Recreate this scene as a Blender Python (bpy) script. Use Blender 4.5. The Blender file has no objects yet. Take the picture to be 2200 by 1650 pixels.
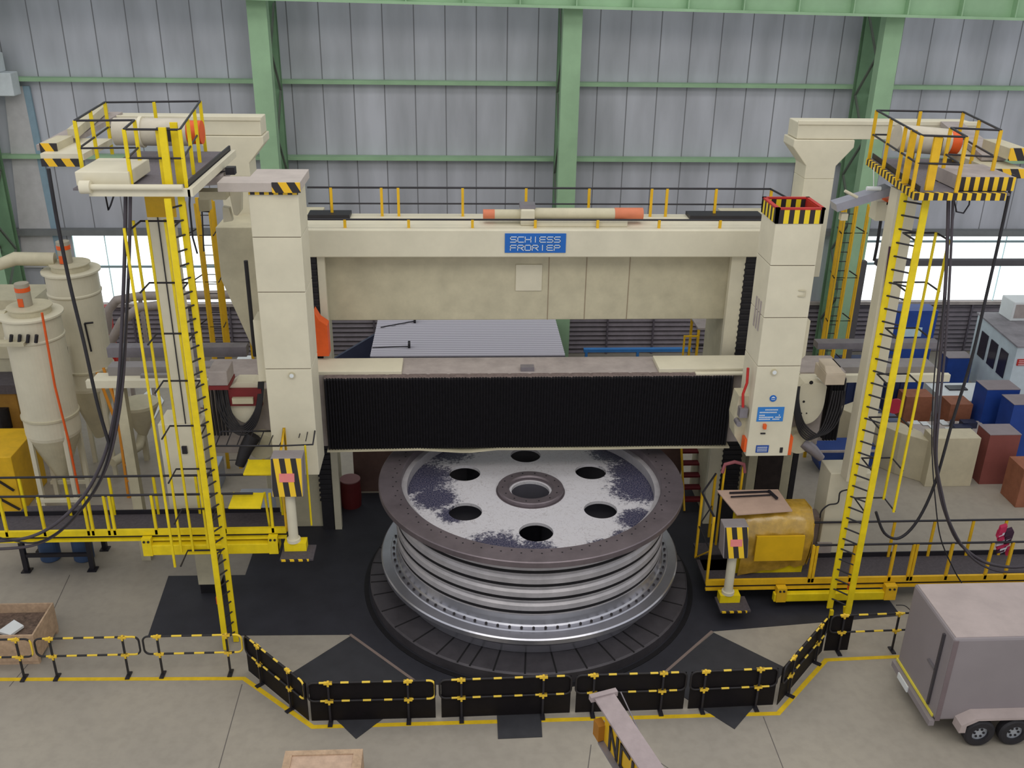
import bpy, bmesh, math, random
from mathutils import Vector, Matrix
random.seed(7)
PI = math.pi
# ------------------------------------------------------------------ camera
F, PITCH, ROLL, YAW, HC = 2080.0, math.radians(23.95), math.radians(-.95), math.radians(3.4), 15.5
cy, sy = math.cos(YAW), math.sin(YAW)
FWD = Vector((sy*math.cos(PITCH), cy*math.cos(PITCH), -math.sin(PITCH)))
RIGHT0 = Vector((cy, -sy, 0)); DOWN0 = FWD.cross(RIGHT0)
RT = RIGHT0*math.cos(ROLL) + DOWN0*math.sin(ROLL)
DN = -RIGHT0*math.sin(ROLL) + DOWN0*math.cos(ROLL)
scene = bpy.context.scene
cam = bpy.data.objects.new('camera', bpy.data.cameras.new('camera'))
scene.collection.objects.link(cam)
cam.matrix_world = Matrix(((RT.x, -DN.x, -FWD.x, 0), (RT.y, -DN.y, -FWD.y, 0), (RT.z, -DN.z, -FWD.z, HC), (0, 0, 0, 1)))
cam.data.sensor_width = 36; cam.data.lens = F/2200*36
cam.data.clip_end = 300
scene.camera = cam
# ------------------------------------------------------------------ world, light, exposure
w = bpy.data.worlds.new('world'); scene.world = w; w.use_nodes = True
w.node_tree.nodes['Background'].inputs[0].default_value = (0.93, 0.95, 1.0, 1)
w.node_tree.nodes['Background'].inputs[1].default_value = .70
def area(name, loc, rot, sx, sy_, e, col=(1, 1, 1)):
    l = bpy.data.lights.new(name, 'AREA'); l.shape = 'RECTANGLE'; l.size = sx; l.size_y = sy_; l.energy = e; l.color = col
    o = bpy.data.objects.new(name, l); scene.collection.objects.link(o); o.location = loc; o.rotation_euler = rot
    return o
area('overhead_fill', (2, 4, 24), (math.radians(25), 0, 0), 36, 8, 2300, (1, .96, .88))  # unseen overhead lamps, added for soft light from above and the front
area('overhead_fill', (2, 24, 22), (0, 0, 0), 36, 4, 800, (1, .97, .92))
vs = scene.view_settings
vs.view_transform = 'Standard'; vs.look = 'None'; vs.gamma = 1; vs.exposure = 0.0; vs.use_curve_mapping = False

# ------------------------------------------------------------------ helpers
def at(px, py, Y=None, Z=None, X=None):
    d = RT*(px-1100) + DN*(py-825) + FWD*F
    t = Y/d.y if Y is not None else ((Z-HC)/d.z if Z is not None else X/d.x)
    return Vector((d.x*t, d.y*t, HC + d.z*t))
def lin(c):
    return tuple(((v/255)/12.92 if v/255 <= .04045 else ((v/255+.055)/1.055)**2.4) for v in c) + (1,)
MATS = {}
def mat(name, rgb, rough=.6, metal=0, noise=.12, nscale=2.0, bump=0, spec=.4, coat=0):
    if name in MATS: return MATS[name]
    m = bpy.data.materials.new(name); m.use_nodes = True
    nt = m.node_tree; b = nt.nodes['Principled BSDF']
    b.inputs['Roughness'].default_value = rough; b.inputs['Metallic'].default_value = metal
    b.inputs['Specular IOR Level'].default_value = spec
    c = lin(rgb)
    tc = nt.nodes.new('ShaderNodeTexCoord'); n = nt.nodes.new('ShaderNodeTexNoise')
    n.inputs['Scale'].default_value = nscale; n.inputs['Detail'].default_value = 6; n.inputs['Roughness'].default_value = .65
    nt.links.new(tc.outputs['Object'], n.inputs['Vector'])
    r = nt.nodes.new('ShaderNodeValToRGB')
    r.color_ramp.elements[0].position = .3; r.color_ramp.elements[1].position = .7
    r.color_ramp.elements[0].color = tuple(v*(1-noise) for v in c[:3]) + (1,)
    r.color_ramp.elements[1].color = tuple(min(1, v*(1+noise*.6)) for v in c[:3]) + (1,)
    nt.links.new(n.outputs['Fac'], r.inputs['Fac']); nt.links.new(r.outputs['Color'], b.inputs['Base Color'])
    if bump:
        bp = nt.nodes.new('ShaderNodeBump'); bp.inputs['Strength'].default_value = bump; bp.inputs['Distance'].default_value = .02
        nt.links.new(n.outputs['Fac'], bp.inputs['Height']); nt.links.new(bp.outputs['Normal'], b.inputs['Normal'])
    MATS[name] = m; return m
def stripes(name, vec, period, c1, c2, duty=.5, off=0., rough=.55):
    """hard two-colour stripes across direction vec (object space)"""
    if name in MATS: return MATS[name]
    m = bpy.data.materials.new(name); m.use_nodes = True; nt = m.node_tree; b = nt.nodes['Principled BSDF']
    b.inputs['Roughness'].default_value = rough
    tc = nt.nodes.new('ShaderNodeTexCoord'); d = nt.nodes.new('ShaderNodeVectorMath'); d.operation = 'DOT_PRODUCT'
    d.inputs[1].default_value = vec; nt.links.new(tc.outputs['Object'], d.inputs[0])
    a = nt.nodes.new('ShaderNodeMath'); a.operation = 'MULTIPLY_ADD'; a.inputs[1].default_value = 1/period; a.inputs[2].default_value = 100+off
    nt.links.new(d.outputs['Value'], a.inputs[0])
    f = nt.nodes.new('ShaderNodeMath'); f.operation = 'FRACT'; nt.links.new(a.outputs[0], f.inputs[0])
    g = nt.nodes.new('ShaderNodeMath'); g.operation = 'GREATER_THAN'; g.inputs[1].default_value = duty; nt.links.new(f.outputs[0], g.inputs[0])
    mx = nt.nodes.new('ShaderNodeMix'); mx.data_type = 'RGBA'
    mx.inputs[6].default_value = lin(c1); mx.inputs[7].default_value = lin(c2)
    nt.links.new(g.outputs[0], mx.inputs[0]); nt.links.new(mx.outputs[2], b.inputs['Base Color'])
    MATS[name] = m; return m

ORG = {}
def smooth(pts, k=5):
    out = []
    for i in range(len(pts)-1):
        p0, p1, p2, p3 = pts[max(i-1, 0)], pts[i], pts[i+1], pts[min(i+2, len(pts)-1)]
        for j in range(k):
            t_ = j/k; out.append(.5*((2*p1)+(p2-p0)*t_+(2*p0-5*p1+4*p2-p3)*t_*t_+(3*p1-p0-3*p2+p3)*t_**3))
    return out+[pts[-1]]
class MB:
    def __init__(s): s.v = []; s.f = []; s.m = []; s.sm = []; s.pc = []; s.k = 0; s.lv = 0
    def _add(s, vs, fs, m=0, sm=False):
        o = len(s.v); s.v += [tuple(v) for v in vs]
        if not s.lv: s.k += 1
        for f in fs: s.f.append(tuple(o+i for i in f)); s.m.append(m); s.sm.append(sm); s.pc.append(s.k)
        return s
    def box(s, x0, x1, y0, y1, z0, z1, m=0):
        v = [(x, y, z) for x in (x0, x1) for y in (y0, y1) for z in (z0, z1)]
        return s._add(v, [(0, 1, 3, 2), (4, 6, 7, 5), (0, 4, 5, 1), (2, 3, 7, 6), (0, 2, 6, 4), (1, 5, 7, 3)], m)
    def obox(s, c, ax, ay, az, m=0):
        """oriented box: centre c and three half-extent vectors"""
        c, ax, ay, az = map(Vector, (c, ax, ay, az))
        v = [c+ax*i+ay*j+az*k for i in (-1, 1) for j in (-1, 1) for k in (-1, 1)]
        return s._add(v, [(0, 1, 3, 2), (4, 6, 7, 5), (0, 4, 5, 1), (2, 3, 7, 6), (0, 2, 6, 4), (1, 5, 7, 3)], m)
    def bar(s, p, q, w_=.05, h=None, m=0, up=(0, 0, 1)):
        p, q = Vector(p), Vector(q); h = h or w_; d = (q-p).normalized(); u = Vector(up)
        if abs(d.dot(u)) > .95: u = Vector((0, 1, 0))
        a = d.cross(u).normalized(); b = a.cross(d)
        return s.obox((p+q)/2, (q-p)/2, a*w_/2, b*h/2, m)
    def tube(s, pts, r, n=8, m=0, cap=True):
        pts = [Vector(p) for p in pts]; rings = []; pa = None; s.k += 1; s.lv = 1
        for i, p in enumerate(pts):
            d = (pts[min(i+1, len(pts)-1)] - pts[max(i-1, 0)]).normalized()
            if pa is None:
                u = Vector((0, 0, 1)) if abs(d.z) < .9 else Vector((0, 1, 0)); a = d.cross(u).normalized()
            else: a = (pa - d*pa.dot(d)).normalized()
            pa = a; b = d.cross(a); rr = r[i] if isinstance(r, (list, tuple)) else r
            rings.append([p + (a*math.cos(t)+b*math.sin(t))*rr for t in (2*PI*k/n for k in range(n))])
        v = [x for rg in rings for x in rg]; f = []
        for i in range(len(pts)-1):
            for k in range(n): f.append((i*n+k, i*n+(k+1) % n, (i+1)*n+(k+1) % n, (i+1)*n+k))
        s._add(v, f, m, True)
        if cap: s._add(rings[0], [tuple(range(n))], m); s._add(rings[-1], [tuple(range(n))], m)
        s.lv = 0
        return s
    def split(s):
        out = []
        for k in sorted(set(s.pc)):
            b = MB(); mp = {}
            for f, m, sm, pc in zip(s.f, s.m, s.sm, s.pc):
                if pc != k: continue
                for i in f:
                    if i not in mp: mp[i] = len(b.v); b.v.append(s.v[i])
                b.f.append(tuple(mp[i] for i in f)); b.m.append(m); b.sm.append(sm); b.pc.append(1)
            out.append(b)
        return out
    def cyl(s, p, q, r, r2=None, n=24, m=0): return s.tube([p, q], [r, r if r2 is None else r2], n, m)
    def lathe(s, prof, c=(0, 0, 0), n=96, m=0, closed=True, a0=0, a1=2*PI):
        k = len(prof); v = []; f = []; full = abs(a1-a0-2*PI) < 1e-6; nn = n if full else n+1
        for i in range(nn):
            t = a0+(a1-a0)*i/n
            for r, z in prof: v.append((c[0]+r*math.cos(t), c[1]+r*math.sin(t), c[2]+z))
        for i in range(n):
            j = (i+1) % nn
            for q in range(k if closed else k-1):
                q2 = (q+1) % k; f.append((i*k+q, j*k+q, j*k+q2, i*k+q2))
        return s._add(v, f, m)
    def prism(s, pts, d, m=0):
        """polygon (list of 3D points) extruded by vector d"""
        pts = [Vector(p) for p in pts]; d = Vector(d); n = len(pts)
        v = pts + [p+d for p in pts]
        f = [tuple(range(n)), tuple(range(2*n-1, n-1, -1))] + [(i, i+n, (i+1) % n+n, (i+1) % n) for i in range(n)]
        return s._add(v, f, m)
def holed(mb, R, holes, z0, z1, c, m=0):
    bm = bmesh.new()
    def ring(cx, cy_, r, n):
        vs_ = [bm.verts.new((cx+r*math.cos(2*PI*i/n), cy_+r*math.sin(2*PI*i/n), z1)) for i in range(n)]
        return [bm.edges.new((vs_[i], vs_[(i+1) % n])) for i in range(n)]
    es = ring(c[0], c[1], R, 96)
    for (hx, hy, hr) in holes: es += ring(hx, hy, hr, 40)
    bmesh.ops.triangle_fill(bm, use_beauty=True, use_dissolve=False, edges=es, normal=(0, 0, 1))
    bm.faces.ensure_lookup_table(); bm.verts.ensure_lookup_table(); bm.verts.index_update()
    for f in bm.faces:
        if f.normal.z < 0: f.normal_flip()
    V = [v.co.copy() for v in bm.verts]; Fc = [tuple(v.index for v in f.verts) for f in bm.faces]; n = len(V)
    W_ = [Vector((v.x, v.y, z0)) for v in V]; fs = list(Fc) + [tuple(n+i for i in reversed(f)) for f in Fc]
    for e in bm.edges:
        if len(e.link_faces) == 1:
            i, j = e.verts[0].index, e.verts[1].index; fs.append((i, j, n+j, n+i))
    mb._add(V+W_, fs, m); bm.free(); return
def obj(name, mb, mats, parent=None, bevel=0, smooth=False):
    me = bpy.data.meshes.new(name)
    if parent is not None: o0 = ORG[parent.name]
    else:
        xs = [v[0] for v in mb.v]; ys = [v[1] for v in mb.v]; zs = [v[2] for v in mb.v]
        o0 = Vector(((min(xs)+max(xs))/2, (min(ys)+max(ys))/2, min(zs)))
    me.from_pydata([Vector(v)-o0 for v in mb.v], [], mb.f)
    if not isinstance(mats, (list, tuple)): mats = [mats]
    for m_ in mats: me.materials.append(m_)
    me.polygons.foreach_set('material_index', mb.m)
    me.polygons.foreach_set('use_smooth', mb.sm)
    bm = bmesh.new(); bm.from_mesh(me); bmesh.ops.recalc_face_normals(bm, faces=bm.faces); bm.to_mesh(me); bm.free()
    o = bpy.data.objects.new(name, me); scene.collection.objects.link(o)
    if parent is not None: o.parent = parent
    else: o.location = o0
    ORG[o.name] = o0
    if bevel:
        b = o.modifiers.new('bevel', 'BEVEL'); b.width = bevel; b.segments = 2; b.limit_method = 'ANGLE'
    return o
def each(name, mb, mats, parent, bevel=0):
    return [obj(name, b, mats, parent, bevel) for b in mb.split()]
def tag(o, label=None, cat=None, group=None, kind=None):
    if label: o['label'] = label
    if cat: o['category'] = cat
    if group: o['group'] = group
    if kind: o['kind'] = kind
    return o
def thing(name, label, cat, loc, group=None):
    o = bpy.data.objects.new(name, None); scene.collection.objects.link(o); o.location = loc
    o.empty_display_size = .2; ORG[o.name] = Vector(loc)
    return tag(o, label, cat, group)
def struct(name, mb, m): return tag(obj(name, mb, m), kind='structure')
def copy_tree(o, parent=None, loc=None):
    c = o.copy(); scene.collection.objects.link(c); c.parent = parent; ORG[c.name] = ORG[o.name]
    for ch in list(o.children): copy_tree(ch, c)
    if loc is not None: c.location = loc
    return c
# squared stroke letters on a 0..1 x 0..1 cell
LET = {'S': [(1,1,0,1),(0,1,0,.5),(0,.5,1,.5),(1,.5,1,0),(1,0,0,0)], 'C': [(1,1,0,1),(0,1,0,0),(0,0,1,0)], 'H': [(0,0,0,1),(1,0,1,1),(0,.5,1,.5)],
 'I': [(.5,0,.5,1)], 'E': [(1,1,0,1),(0,1,0,0),(0,0,1,0),(0,.5,.9,.5)], 'F': [(1,1,0,1),(0,1,0,0),(0,.5,.9,.5)],
 'R': [(0,0,0,1),(0,1,1,1),(1,1,1,.5),(1,.5,0,.5),(.45,.5,1,0)], 'O': [(0,0,0,1),(0,1,1,1),(1,1,1,0),(1,0,0,0)],
 'P': [(0,0,0,1),(0,1,1,1),(1,1,1,.5),(1,.5,0,.5)], 'N': [(0,0,0,1),(0,1,1,0),(1,0,1,1)], '2': [(0,.75,.2,1),(.2,1,.8,1),(.8,1,1,.75),(1,.75,0,0),(0,0,1,0)],
 'U': [(0,1,0,0),(0,0,1,0),(1,0,1,1)], 'A': [(0,0,0,1),(0,1,1,1),(1,1,1,0),(0,.45,1,.45)], 'T': [(0,1,1,1),(.5,1,.5,0)], 'D': [(0,0,0,1),(0,1,.7,1),(.7,1,1,.7),(1,.7,1,.3),(1,.3,.7,0),(.7,0,0,0)],
 'M': [(0,0,0,1),(0,1,.5,.4),(.5,.4,1,1),(1,1,1,0)]}
def text(mb, s, o, ux, uy, w_, h, gap, t, m=0):
    """letters in the plane (ux, uy) from origin o, raised a little"""
    ux, uy, o = Vector(ux).normalized(), Vector(uy).normalized(), Vector(o); n = ux.cross(uy)
    x = 0
    for ch in s:
        if ch == ' ': x += w_; continue
        for (a, b, c, d) in LET[ch]:
            p = o+ux*(x+a*w_)+uy*b*h; q = o+ux*(x+c*w_)+uy*d*h
            e = (q-p).normalized()*t/2
            side = e.cross(n).normalized()*t/2
            mb.obox((p+q)/2, (q-p)/2+e, side, n*.006, m)
        x += w_+gap
    return x-gap
# ------------------------------------------------------------------ materials
CREAM = mat('cream_paint', (215, 208, 184), .5, noise=.10, nscale=.8)
CREAM2 = mat('cream_paint_dull', (196, 188, 160), .6, noise=.16, nscale=1.5)
DUST = mat('dusty_paint', (165, 155, 150), .8, noise=.2, nscale=2)
YEL = mat('yellow_paint', (232, 205, 20), .5, noise=.14, nscale=3)
YEL2 = mat('golden_yellow_paint', (225, 178, 30), .5, noise=.14, nscale=3)
ORA = mat('orange_paint', (230, 95, 35), .5, noise=.15)
RED = mat('red_paint', (185, 45, 40), .5, noise=.2)
BLK = mat('black_rail', (38, 36, 42), .45, noise=.2)
RUB = mat('black_rubber', (40, 38, 42), .6, noise=.25, nscale=6)
BEL = mat('bellows_black', (22, 20, 24), .6, noise=.5, nscale=9)
GRN = mat('green_paint', (152, 186, 148), .6, noise=.14, nscale=.7)
GRN2 = mat('green_paint_dark', (112, 146, 112), .65, noise=.2, nscale=.7)
STEEL = mat('grey_steel', (140, 135, 140), .45, .5, noise=.2)
DECK = mat('dark_deck', (78, 72, 76), .7, noise=.25, nscale=14)
BLUE = mat('blue_paint', (35, 70, 150), .5, noise=.2)
SIGNB = mat('sign_blue', (25, 100, 185), .45, noise=.06)
WHITE = mat('white_paint', (222, 226, 226), .5, noise=.06)
BROWN = mat('brown_board', (150, 95, 70), .7, noise=.2, nscale=4)
WOOD = mat('raw_wood', (188, 160, 132), .75, noise=.25, nscale=7)
PANELBLK = mat('black_panel', (22, 18, 20), .6, noise=.3, nscale=3, spec=.2)
HAZ_D = stripes('hazard_diagonal', (1, 0, .55), .36, (40, 34, 34), (235, 185, 30))
HAZ_V = stripes('hazard_vertical', (1, 1, 0), .235, (235, 205, 30), (38, 30, 34))
HAZ_T = stripes('hazard_thin', (1, .75, 0), .2, (232, 190, 30), (38, 30, 34))
HAZ_P = stripes('hazard_panel', (1, 0, .12), .26, (232, 190, 30), (36, 30, 30))
DASH = stripes('dashed_rail', (1, 0, 0), .46, (34, 32, 34), (235, 200, 60), .5)
DASH2 = stripes('dashed_rail_short', (1, 0, 0), .46, (30, 26, 28), (235, 200, 70), .62)
POSTST = stripes('post_stripe', (0, 0, 1), 1.16, (34, 32, 34), (235, 200, 60), .88, off=.44)
# ------------------------------------------------------------------ the hall: floor, wall, windows, columns
def floor_mat():
    m = bpy.data.materials.new('concrete_floor'); m.use_nodes = True; nt = m.node_tree; b = nt.nodes['Principled BSDF']
    b.inputs['Roughness'].default_value = .5; b.inputs['Specular IOR Level'].default_value = .35
    tc = nt.nodes.new('ShaderNodeTexCoord')
    n1 = nt.nodes.new('ShaderNodeTexNoise'); n1.inputs['Scale'].default_value = .22; n1.inputs['Detail'].default_value = 8
    n2 = nt.nodes.new('ShaderNodeTexNoise'); n2.inputs['Scale'].default_value = 5; n2.inputs['Detail'].default_value = 8
    for n in (n1, n2): nt.links.new(tc.outputs['Object'], n.inputs['Vector'])
    r = nt.nodes.new('ShaderNodeValToRGB'); r.color_ramp.elements[0].position = .35; r.color_ramp.elements[1].position = .66
    r.color_ramp.elements[0].color = lin((151, 144, 133)); r.color_ramp.elements[1].color = lin((163, 155, 141))
    nt.links.new(n1.outputs['Fac'], r.inputs['Fac'])
    r2 = nt.nodes.new('ShaderNodeValToRGB'); r2.color_ramp.elements[0].color = (.93, .93, .93, 1); r2.color_ramp.elements[1].color = (1.03, 1.03, 1.03, 1)
    r2.color_ramp.elements[0].position = .3; r2.color_ramp.elements[1].position = .6
    nt.links.new(n2.outputs['Fac'], r2.inputs['Fac'])
    mx = nt.nodes.new('ShaderNodeMix'); mx.data_type = 'RGBA'; mx.blend_type = 'MULTIPLY'; mx.inputs[0].default_value = 1
    nt.links.new(r.outputs['Color'], mx.inputs[6]); nt.links.new(r2.outputs['Color'], mx.inputs[7])
    nt.links.new(mx.outputs[2], b.inputs['Base Color'])
    return m
struct('floor', MB().box(-30, 34, 8, 40, -.3, 0), floor_mat())
WY = 38.0
zw = lambda y, x=1100: at(x, y, Y=WY).z
Zwin_t, Zwin_b = 5.22, 2.3
def wall_mat():
    m = bpy.data.materials.new('metal_cladding'); m.use_nodes = True; nt = m.node_tree; b = nt.nodes['Principled BSDF']
    b.inputs['Roughness'].default_value = .55; b.inputs['Metallic'].default_value = .15
    tc = nt.nodes.new('ShaderNodeTexCoord'); mp = nt.nodes.new('ShaderNodeMapping'); mp.inputs['Scale'].default_value = (1, 1, .22)
    n = nt.nodes.new('ShaderNodeTexNoise'); n.inputs['Scale'].default_value = .9; n.inputs['Detail'].default_value = 8
    nt.links.new(tc.outputs['Object'], mp.inputs['Vector']); nt.links.new(mp.outputs['Vector'], n.inputs['Vector'])
    r = nt.nodes.new('ShaderNodeValToRGB'); r.color_ramp.elements[0].position = .3; r.color_ramp.elements[1].position = .7
    r.color_ramp.elements[0].color = lin((166, 168, 174)); r.color_ramp.elements[1].color = lin((198, 200, 208))
    nt.links.new(n.outputs['Fac'], r.inputs['Fac'])
    # thin seams between the sheets
    sp = nt.nodes.new('ShaderNodeSeparateXYZ'); nt.links.new(tc.outputs['Object'], sp.inputs[0])
    a = nt.nodes.new('ShaderNodeMath'); a.operation = 'MULTIPLY_ADD'; a.inputs[1].default_value = 1/1.15; a.inputs[2].default_value = 100; nt.links.new(sp.outputs['X'], a.inputs[0])
    f = nt.nodes.new('ShaderNodeMath'); f.operation = 'FRACT'; nt.links.new(a.outputs[0], f.inputs[0])
    g = nt.nodes.new('ShaderNodeMath'); g.operation = 'LESS_THAN'; g.inputs[1].default_value = .035; nt.links.new(f.outputs[0], g.inputs[0])
    mx = nt.nodes.new('ShaderNodeMix'); mx.data_type = 'RGBA'; mx.inputs[7].default_value = lin((122, 122, 126))
    nt.links.new(g.outputs[0], mx.inputs[0]); nt.links.new(r.outputs['Color'], mx.inputs[6]); nt.links.new(mx.outputs[2], b.inputs['Base Color'])
    return m
WALL = wall_mat()
wl = MB()
wl.box(-26, 32, WY, WY+.15, Zwin_t, 19)                     # above the window band
wl.box(-26, -15.2, WY, WY+.15, 1.6, Zwin_t)                 # left of the left window
wl.box(-5.2, 15.5, WY, WY+.15, Zwin_b, Zwin_t)              # between the windows (behind the machine)
struct('wall_back', wl, WALL)
LOUV = mat('grey_louvre', (128, 120, 126), .6, .2, noise=.2, nscale=2)
lv = MB(); k = 0
z = 0.0
while z < Zwin_b-.05:
    lv.prism([(-26, WY+.12, z), (-26, WY-.02, z+.03), (-26, WY+.12, z+.2)], (58, 0, 0)); z += .2
struct('wall_base', lv, LOUV)
tr = MB()
for i in range(30):
    x = -25+i*1.95; tr.box(x, x+.07, WY-.12, WY-.04, 0, Zwin_b)
struct('trim_1', tr, mat('dark_mullion', (95, 88, 96), .6))
struct('trim_2', MB().box(-26, 32, WY-.15, WY-.02, Zwin_b-.12, Zwin_b+.02), DUST)
# windows: translucent daylit sheets
def glow():
    m = bpy.data.materials.new('daylit_sheet'); m.use_nodes = True; nt = m.node_tree; b = nt.nodes['Principled BSDF']
    b.inputs['Base Color'].default_value = (.8, .85, .85, 1); b.inputs['Emission Color'].default_value = (.93, 1, 1, 1); b.inputs['Emission Strength'].default_value = 1.5
    return m
GLOW = glow(); MUL = mat('window_bar', (150, 170, 175), .6)
def window(name, x0, x1, zs, step):
    o = struct(name, MB().box(x0, x1, WY+.06, WY+.1, Zwin_b, Zwin_t), GLOW)
    b = MB()
    for z in zs: b.box(x0, x1, WY-.03, WY+.04, z-.045, z+.045)
    obj('window_bar', b, MUL, o)
    b = MB(); x = x0
    while x < x1: b.box(x, x+.03, WY+.0, WY+.05, Zwin_b, Zwin_t); x += step
    obj('sheet_joint', b, mat('joint', (195, 225, 228), .6), o)
window('window_1', -15.2, -5.2, (3.85,), 1.25)
window('window_2', 15.5, 32, (4.9, 3.95), 2.4)
# white sheet strip and pale panel at the left edge of the wall
struct('trim_3', MB().prism([at(8, 185, Y=37.85), at(48, 185, Y=37.85), at(128, 575, Y=37.85), at(50, 575, Y=37.85)], (0, .1, 0)), mat('pale_sheet', (196, 194, 194), .7, noise=.12))
struct('trim_4', MB().prism([at(48, 185, Y=37.84), at(62, 185, Y=37.84), at(140, 575, Y=37.84), at(126, 575, Y=37.84)], (0, .1, 0)), mat('pale_blue_strip', (140, 165, 180), .7))
# horizontal girts
for i, (py, hh) in enumerate(((178, .065), (341, .065))):
    zz = at(850, py, Y=37.6).z
    struct('trim_%d' % (5+i), MB().box(-26, 32, 37.55, 37.98, zz-hh, zz+hh), GRN)
zz = Zwin_t+.12
struct('trim_7', MB().box(-26, 32, 37.6, 37.98, zz-.12, zz+.1), mat('grey_girt', (120, 122, 122), .6))
# crane runway girder along the top
zg = at(1100, 8, Y=35.0).z
gd = MB(); dz = -.55
def gbar(y0_, y1_, za, zb_): gd.prism([(-26, y0_, zg+za+.25), (32, y0_, zg+za-.45), (32, y0_, zg+zb_-.45), (-26, y0_, zg+zb_+.25)], (0, y1_-y0_, 0))
gbar(34.6, 35.4, 0, .09); gbar(34.95, 35.05, .09, 1.6); gbar(34.6, 35.4, 1.6, 1.7)
for i in range(29): gd.box(-24.5+i*1.9, -24.46+i*1.9, 34.65, 35.35, zg+.25-.012*(i*1.9+1.5), zg+1.5)
g = tag(obj('crane_girder', gd, GRN), 'green crane runway girder running along the top of the rear wall', 'girder')
def column(cx, y0, zt, label, wdt=.66):
    t = thing('steel_column', label, 'column', (cx, y0, 0), 'green columns of the rear wall')
    f = MB(); f.box(cx-wdt/2, cx+wdt/2, y0, y0+.04, 0, zt); f.box(cx-wdt/2, cx+wdt/2, y0+.44, y0+.48, 0, zt); f.box(cx-.03, cx+.03, y0+.04, y0+.44, 0, zt)
    f.box(cx-wdt/2, cx-wdt/2+.03, y0+.04, y0+.44, 0, zt); f.box(cx+wdt/2-.03, cx+wdt/2, y0+.04, y0+.44, 0, zt)
    obj('front_chord', f, GRN, t)
    b = MB(); b.box(cx-.3, cx+.3, y0+1.8, y0+1.85, 0, zt); b.box(cx-.3, cx+.3, y0+2.1, y0+2.15, 0, zt); b.box(cx-.03, cx+.03, y0+1.85, y0+2.1, 0, zt)
    obj('rear_chord', b, GRN2, t)
    l = MB(); z = .3; k = 0
    while z < zt-1.5:
        a, c_ = (y0+.45, y0+1.85) if k % 2 == 0 else (y0+1.85, y0+.45)
        for sx in (-.28, .28): l.bar((cx+sx, a, z), (cx+sx, c_, z+1.5), .07, .07)
        z += 1.5; k += 1
    obj('lacing', l, mat('lacing_green', (96, 104, 92), .7), t)
    return t
column(-6.75, 35.41, zg+.5, 'green laced steel column behind the left platform')
column(4.0, 35.41, zg+.5, 'green laced steel column in the middle behind the bridge beam')
column(15.35, 35.41, zg+.5, 'green laced steel column behind the right caged ladder')
column(-17.35, 35.41, zg+.5, 'green steel column cut off by the left edge of the view')
# white ventilation box high on the wall, left
b = MB(); b.box(-17.4, -15.9, 36.9, 37.54, 10.55, 11.35); b.box(-17.4, -16.3, 36.9, 37.54, 11.35, 12.0)
tag(obj('ventilation_box', b, mat('box_white', (205, 212, 215), .7), bevel=.03), 'white stepped ventilation box on the wall at the upper left edge', 'box')

# ------------------------------------------------------------------ floor coverings and painted line
def zf(px, py, z=0): return at(px, py, Z=z)
def flat(pts, z0, z1): return MB().prism([(p.x, p.y, z0) for p in pts], (0, 0, z1-z0))
DARKF = mat('dark_floor_plate', (47, 47, 54), .6, noise=.25, nscale=1.2)
P = [zf(318, 1367), zf(752, 1364), zf(905, 1472), zf(1408, 1462), zf(1530, 1357), zf(1935, 1323)]
P += [Vector((11.3, 21.2, 0)), Vector((10.2, 21.2, 0)), Vector((10.2, 26.5, 0)), Vector((-4.6, 26.5, 0)), zf(560, 1140), zf(527, 1236), zf(362, 1238)]
tag(obj('floor_plate', flat(P, .001, .012), DARKF), 'large dark floor plate surrounding the turntable under the machine', 'floor plate')
Q = [zf(752, 1368), zf(912, 1478), zf(765, 1588), zf(622, 1450)]
DIA = mat('dark_mat', (54, 54, 58), .6, noise=.22, nscale=2)
tag(obj('rubber_mat', flat(Q, .001, .016), DIA), 'dark diamond mat passing under the barrier on the left', 'mat', 'dark mats by the barrier')
Q = [zf(1533, 1360), zf(1690, 1437), zf(1578, 1567), zf(1412, 1462)]
tag(obj('rubber_mat', flat(Q, .001, .016), DIA), 'dark diamond mat passing under the barrier on the right', 'mat', 'dark mats by the barrier')
Q = [zf(1066, 1500), zf(1160, 1496), zf(1165, 1584), zf(1070, 1588)]
tag(obj('rubber_mat', flat(Q, .001, .016), DIA), 'small rectangular dark mat sticking out under the middle of the barrier', 'mat', 'dark mats by the barrier')
def strip(pts, w_, z0, z1, m=0):
    mb = MB(); n = len(pts); pts = [Vector((p.x, p.y, 0)) for p in pts]; L = []; R_ = []
    for i, p in enumerate(pts):
        d0 = (pts[i]-pts[i-1]).normalized() if i else (pts[1]-pts[0]).normalized()
        d1 = (pts[i+1]-pts[i]).normalized() if i < n-1 else d0
        d = (d0+d1).normalized(); nn = Vector((-d.y, d.x, 0)); sc = 1/max(.5, nn.dot(Vector((-d0.y, d0.x, 0))))
        L.append(p+nn*w_/2*sc); R_.append(p-nn*w_/2*sc)
    for i in range(n-1): mb.prism([(q.x, q.y, z0) for q in (L[i], L[i+1], R_[i+1], R_[i])], (0, 0, z1-z0), m)
    return mb
struct('trim_8', strip([zf(-40, 1460), zf(524, 1458), zf(672, 1562), zf(1672, 1533), zf(1775, 1418), zf(1950, 1410)], .11, .001, .006), mat('line_yellow', (222, 185, 30), .6, noise=.15, nscale=5))
JD = mat('joint_dark', (98, 92, 88), .8)
for i, pl in enumerate([[(150, 1235), (62, 1425), (20, 1475)], [(520, 1470), (470, 1650)], [(1345, 1590), (1450, 1660)], [(1640, 1540), (1690, 1670)], [(1270, 1600), (1262, 1660)]]):
    struct('trim_%d' % (9+i), strip([zf(*p) for p in pl], .018, .0005, .003), JD)
SEAM = mat('pale_seam', (128, 112, 104), .8)
struct('trim_14', strip([zf(752, 1364), zf(905, 1474)], .07, .012, .02), SEAM)
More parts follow.
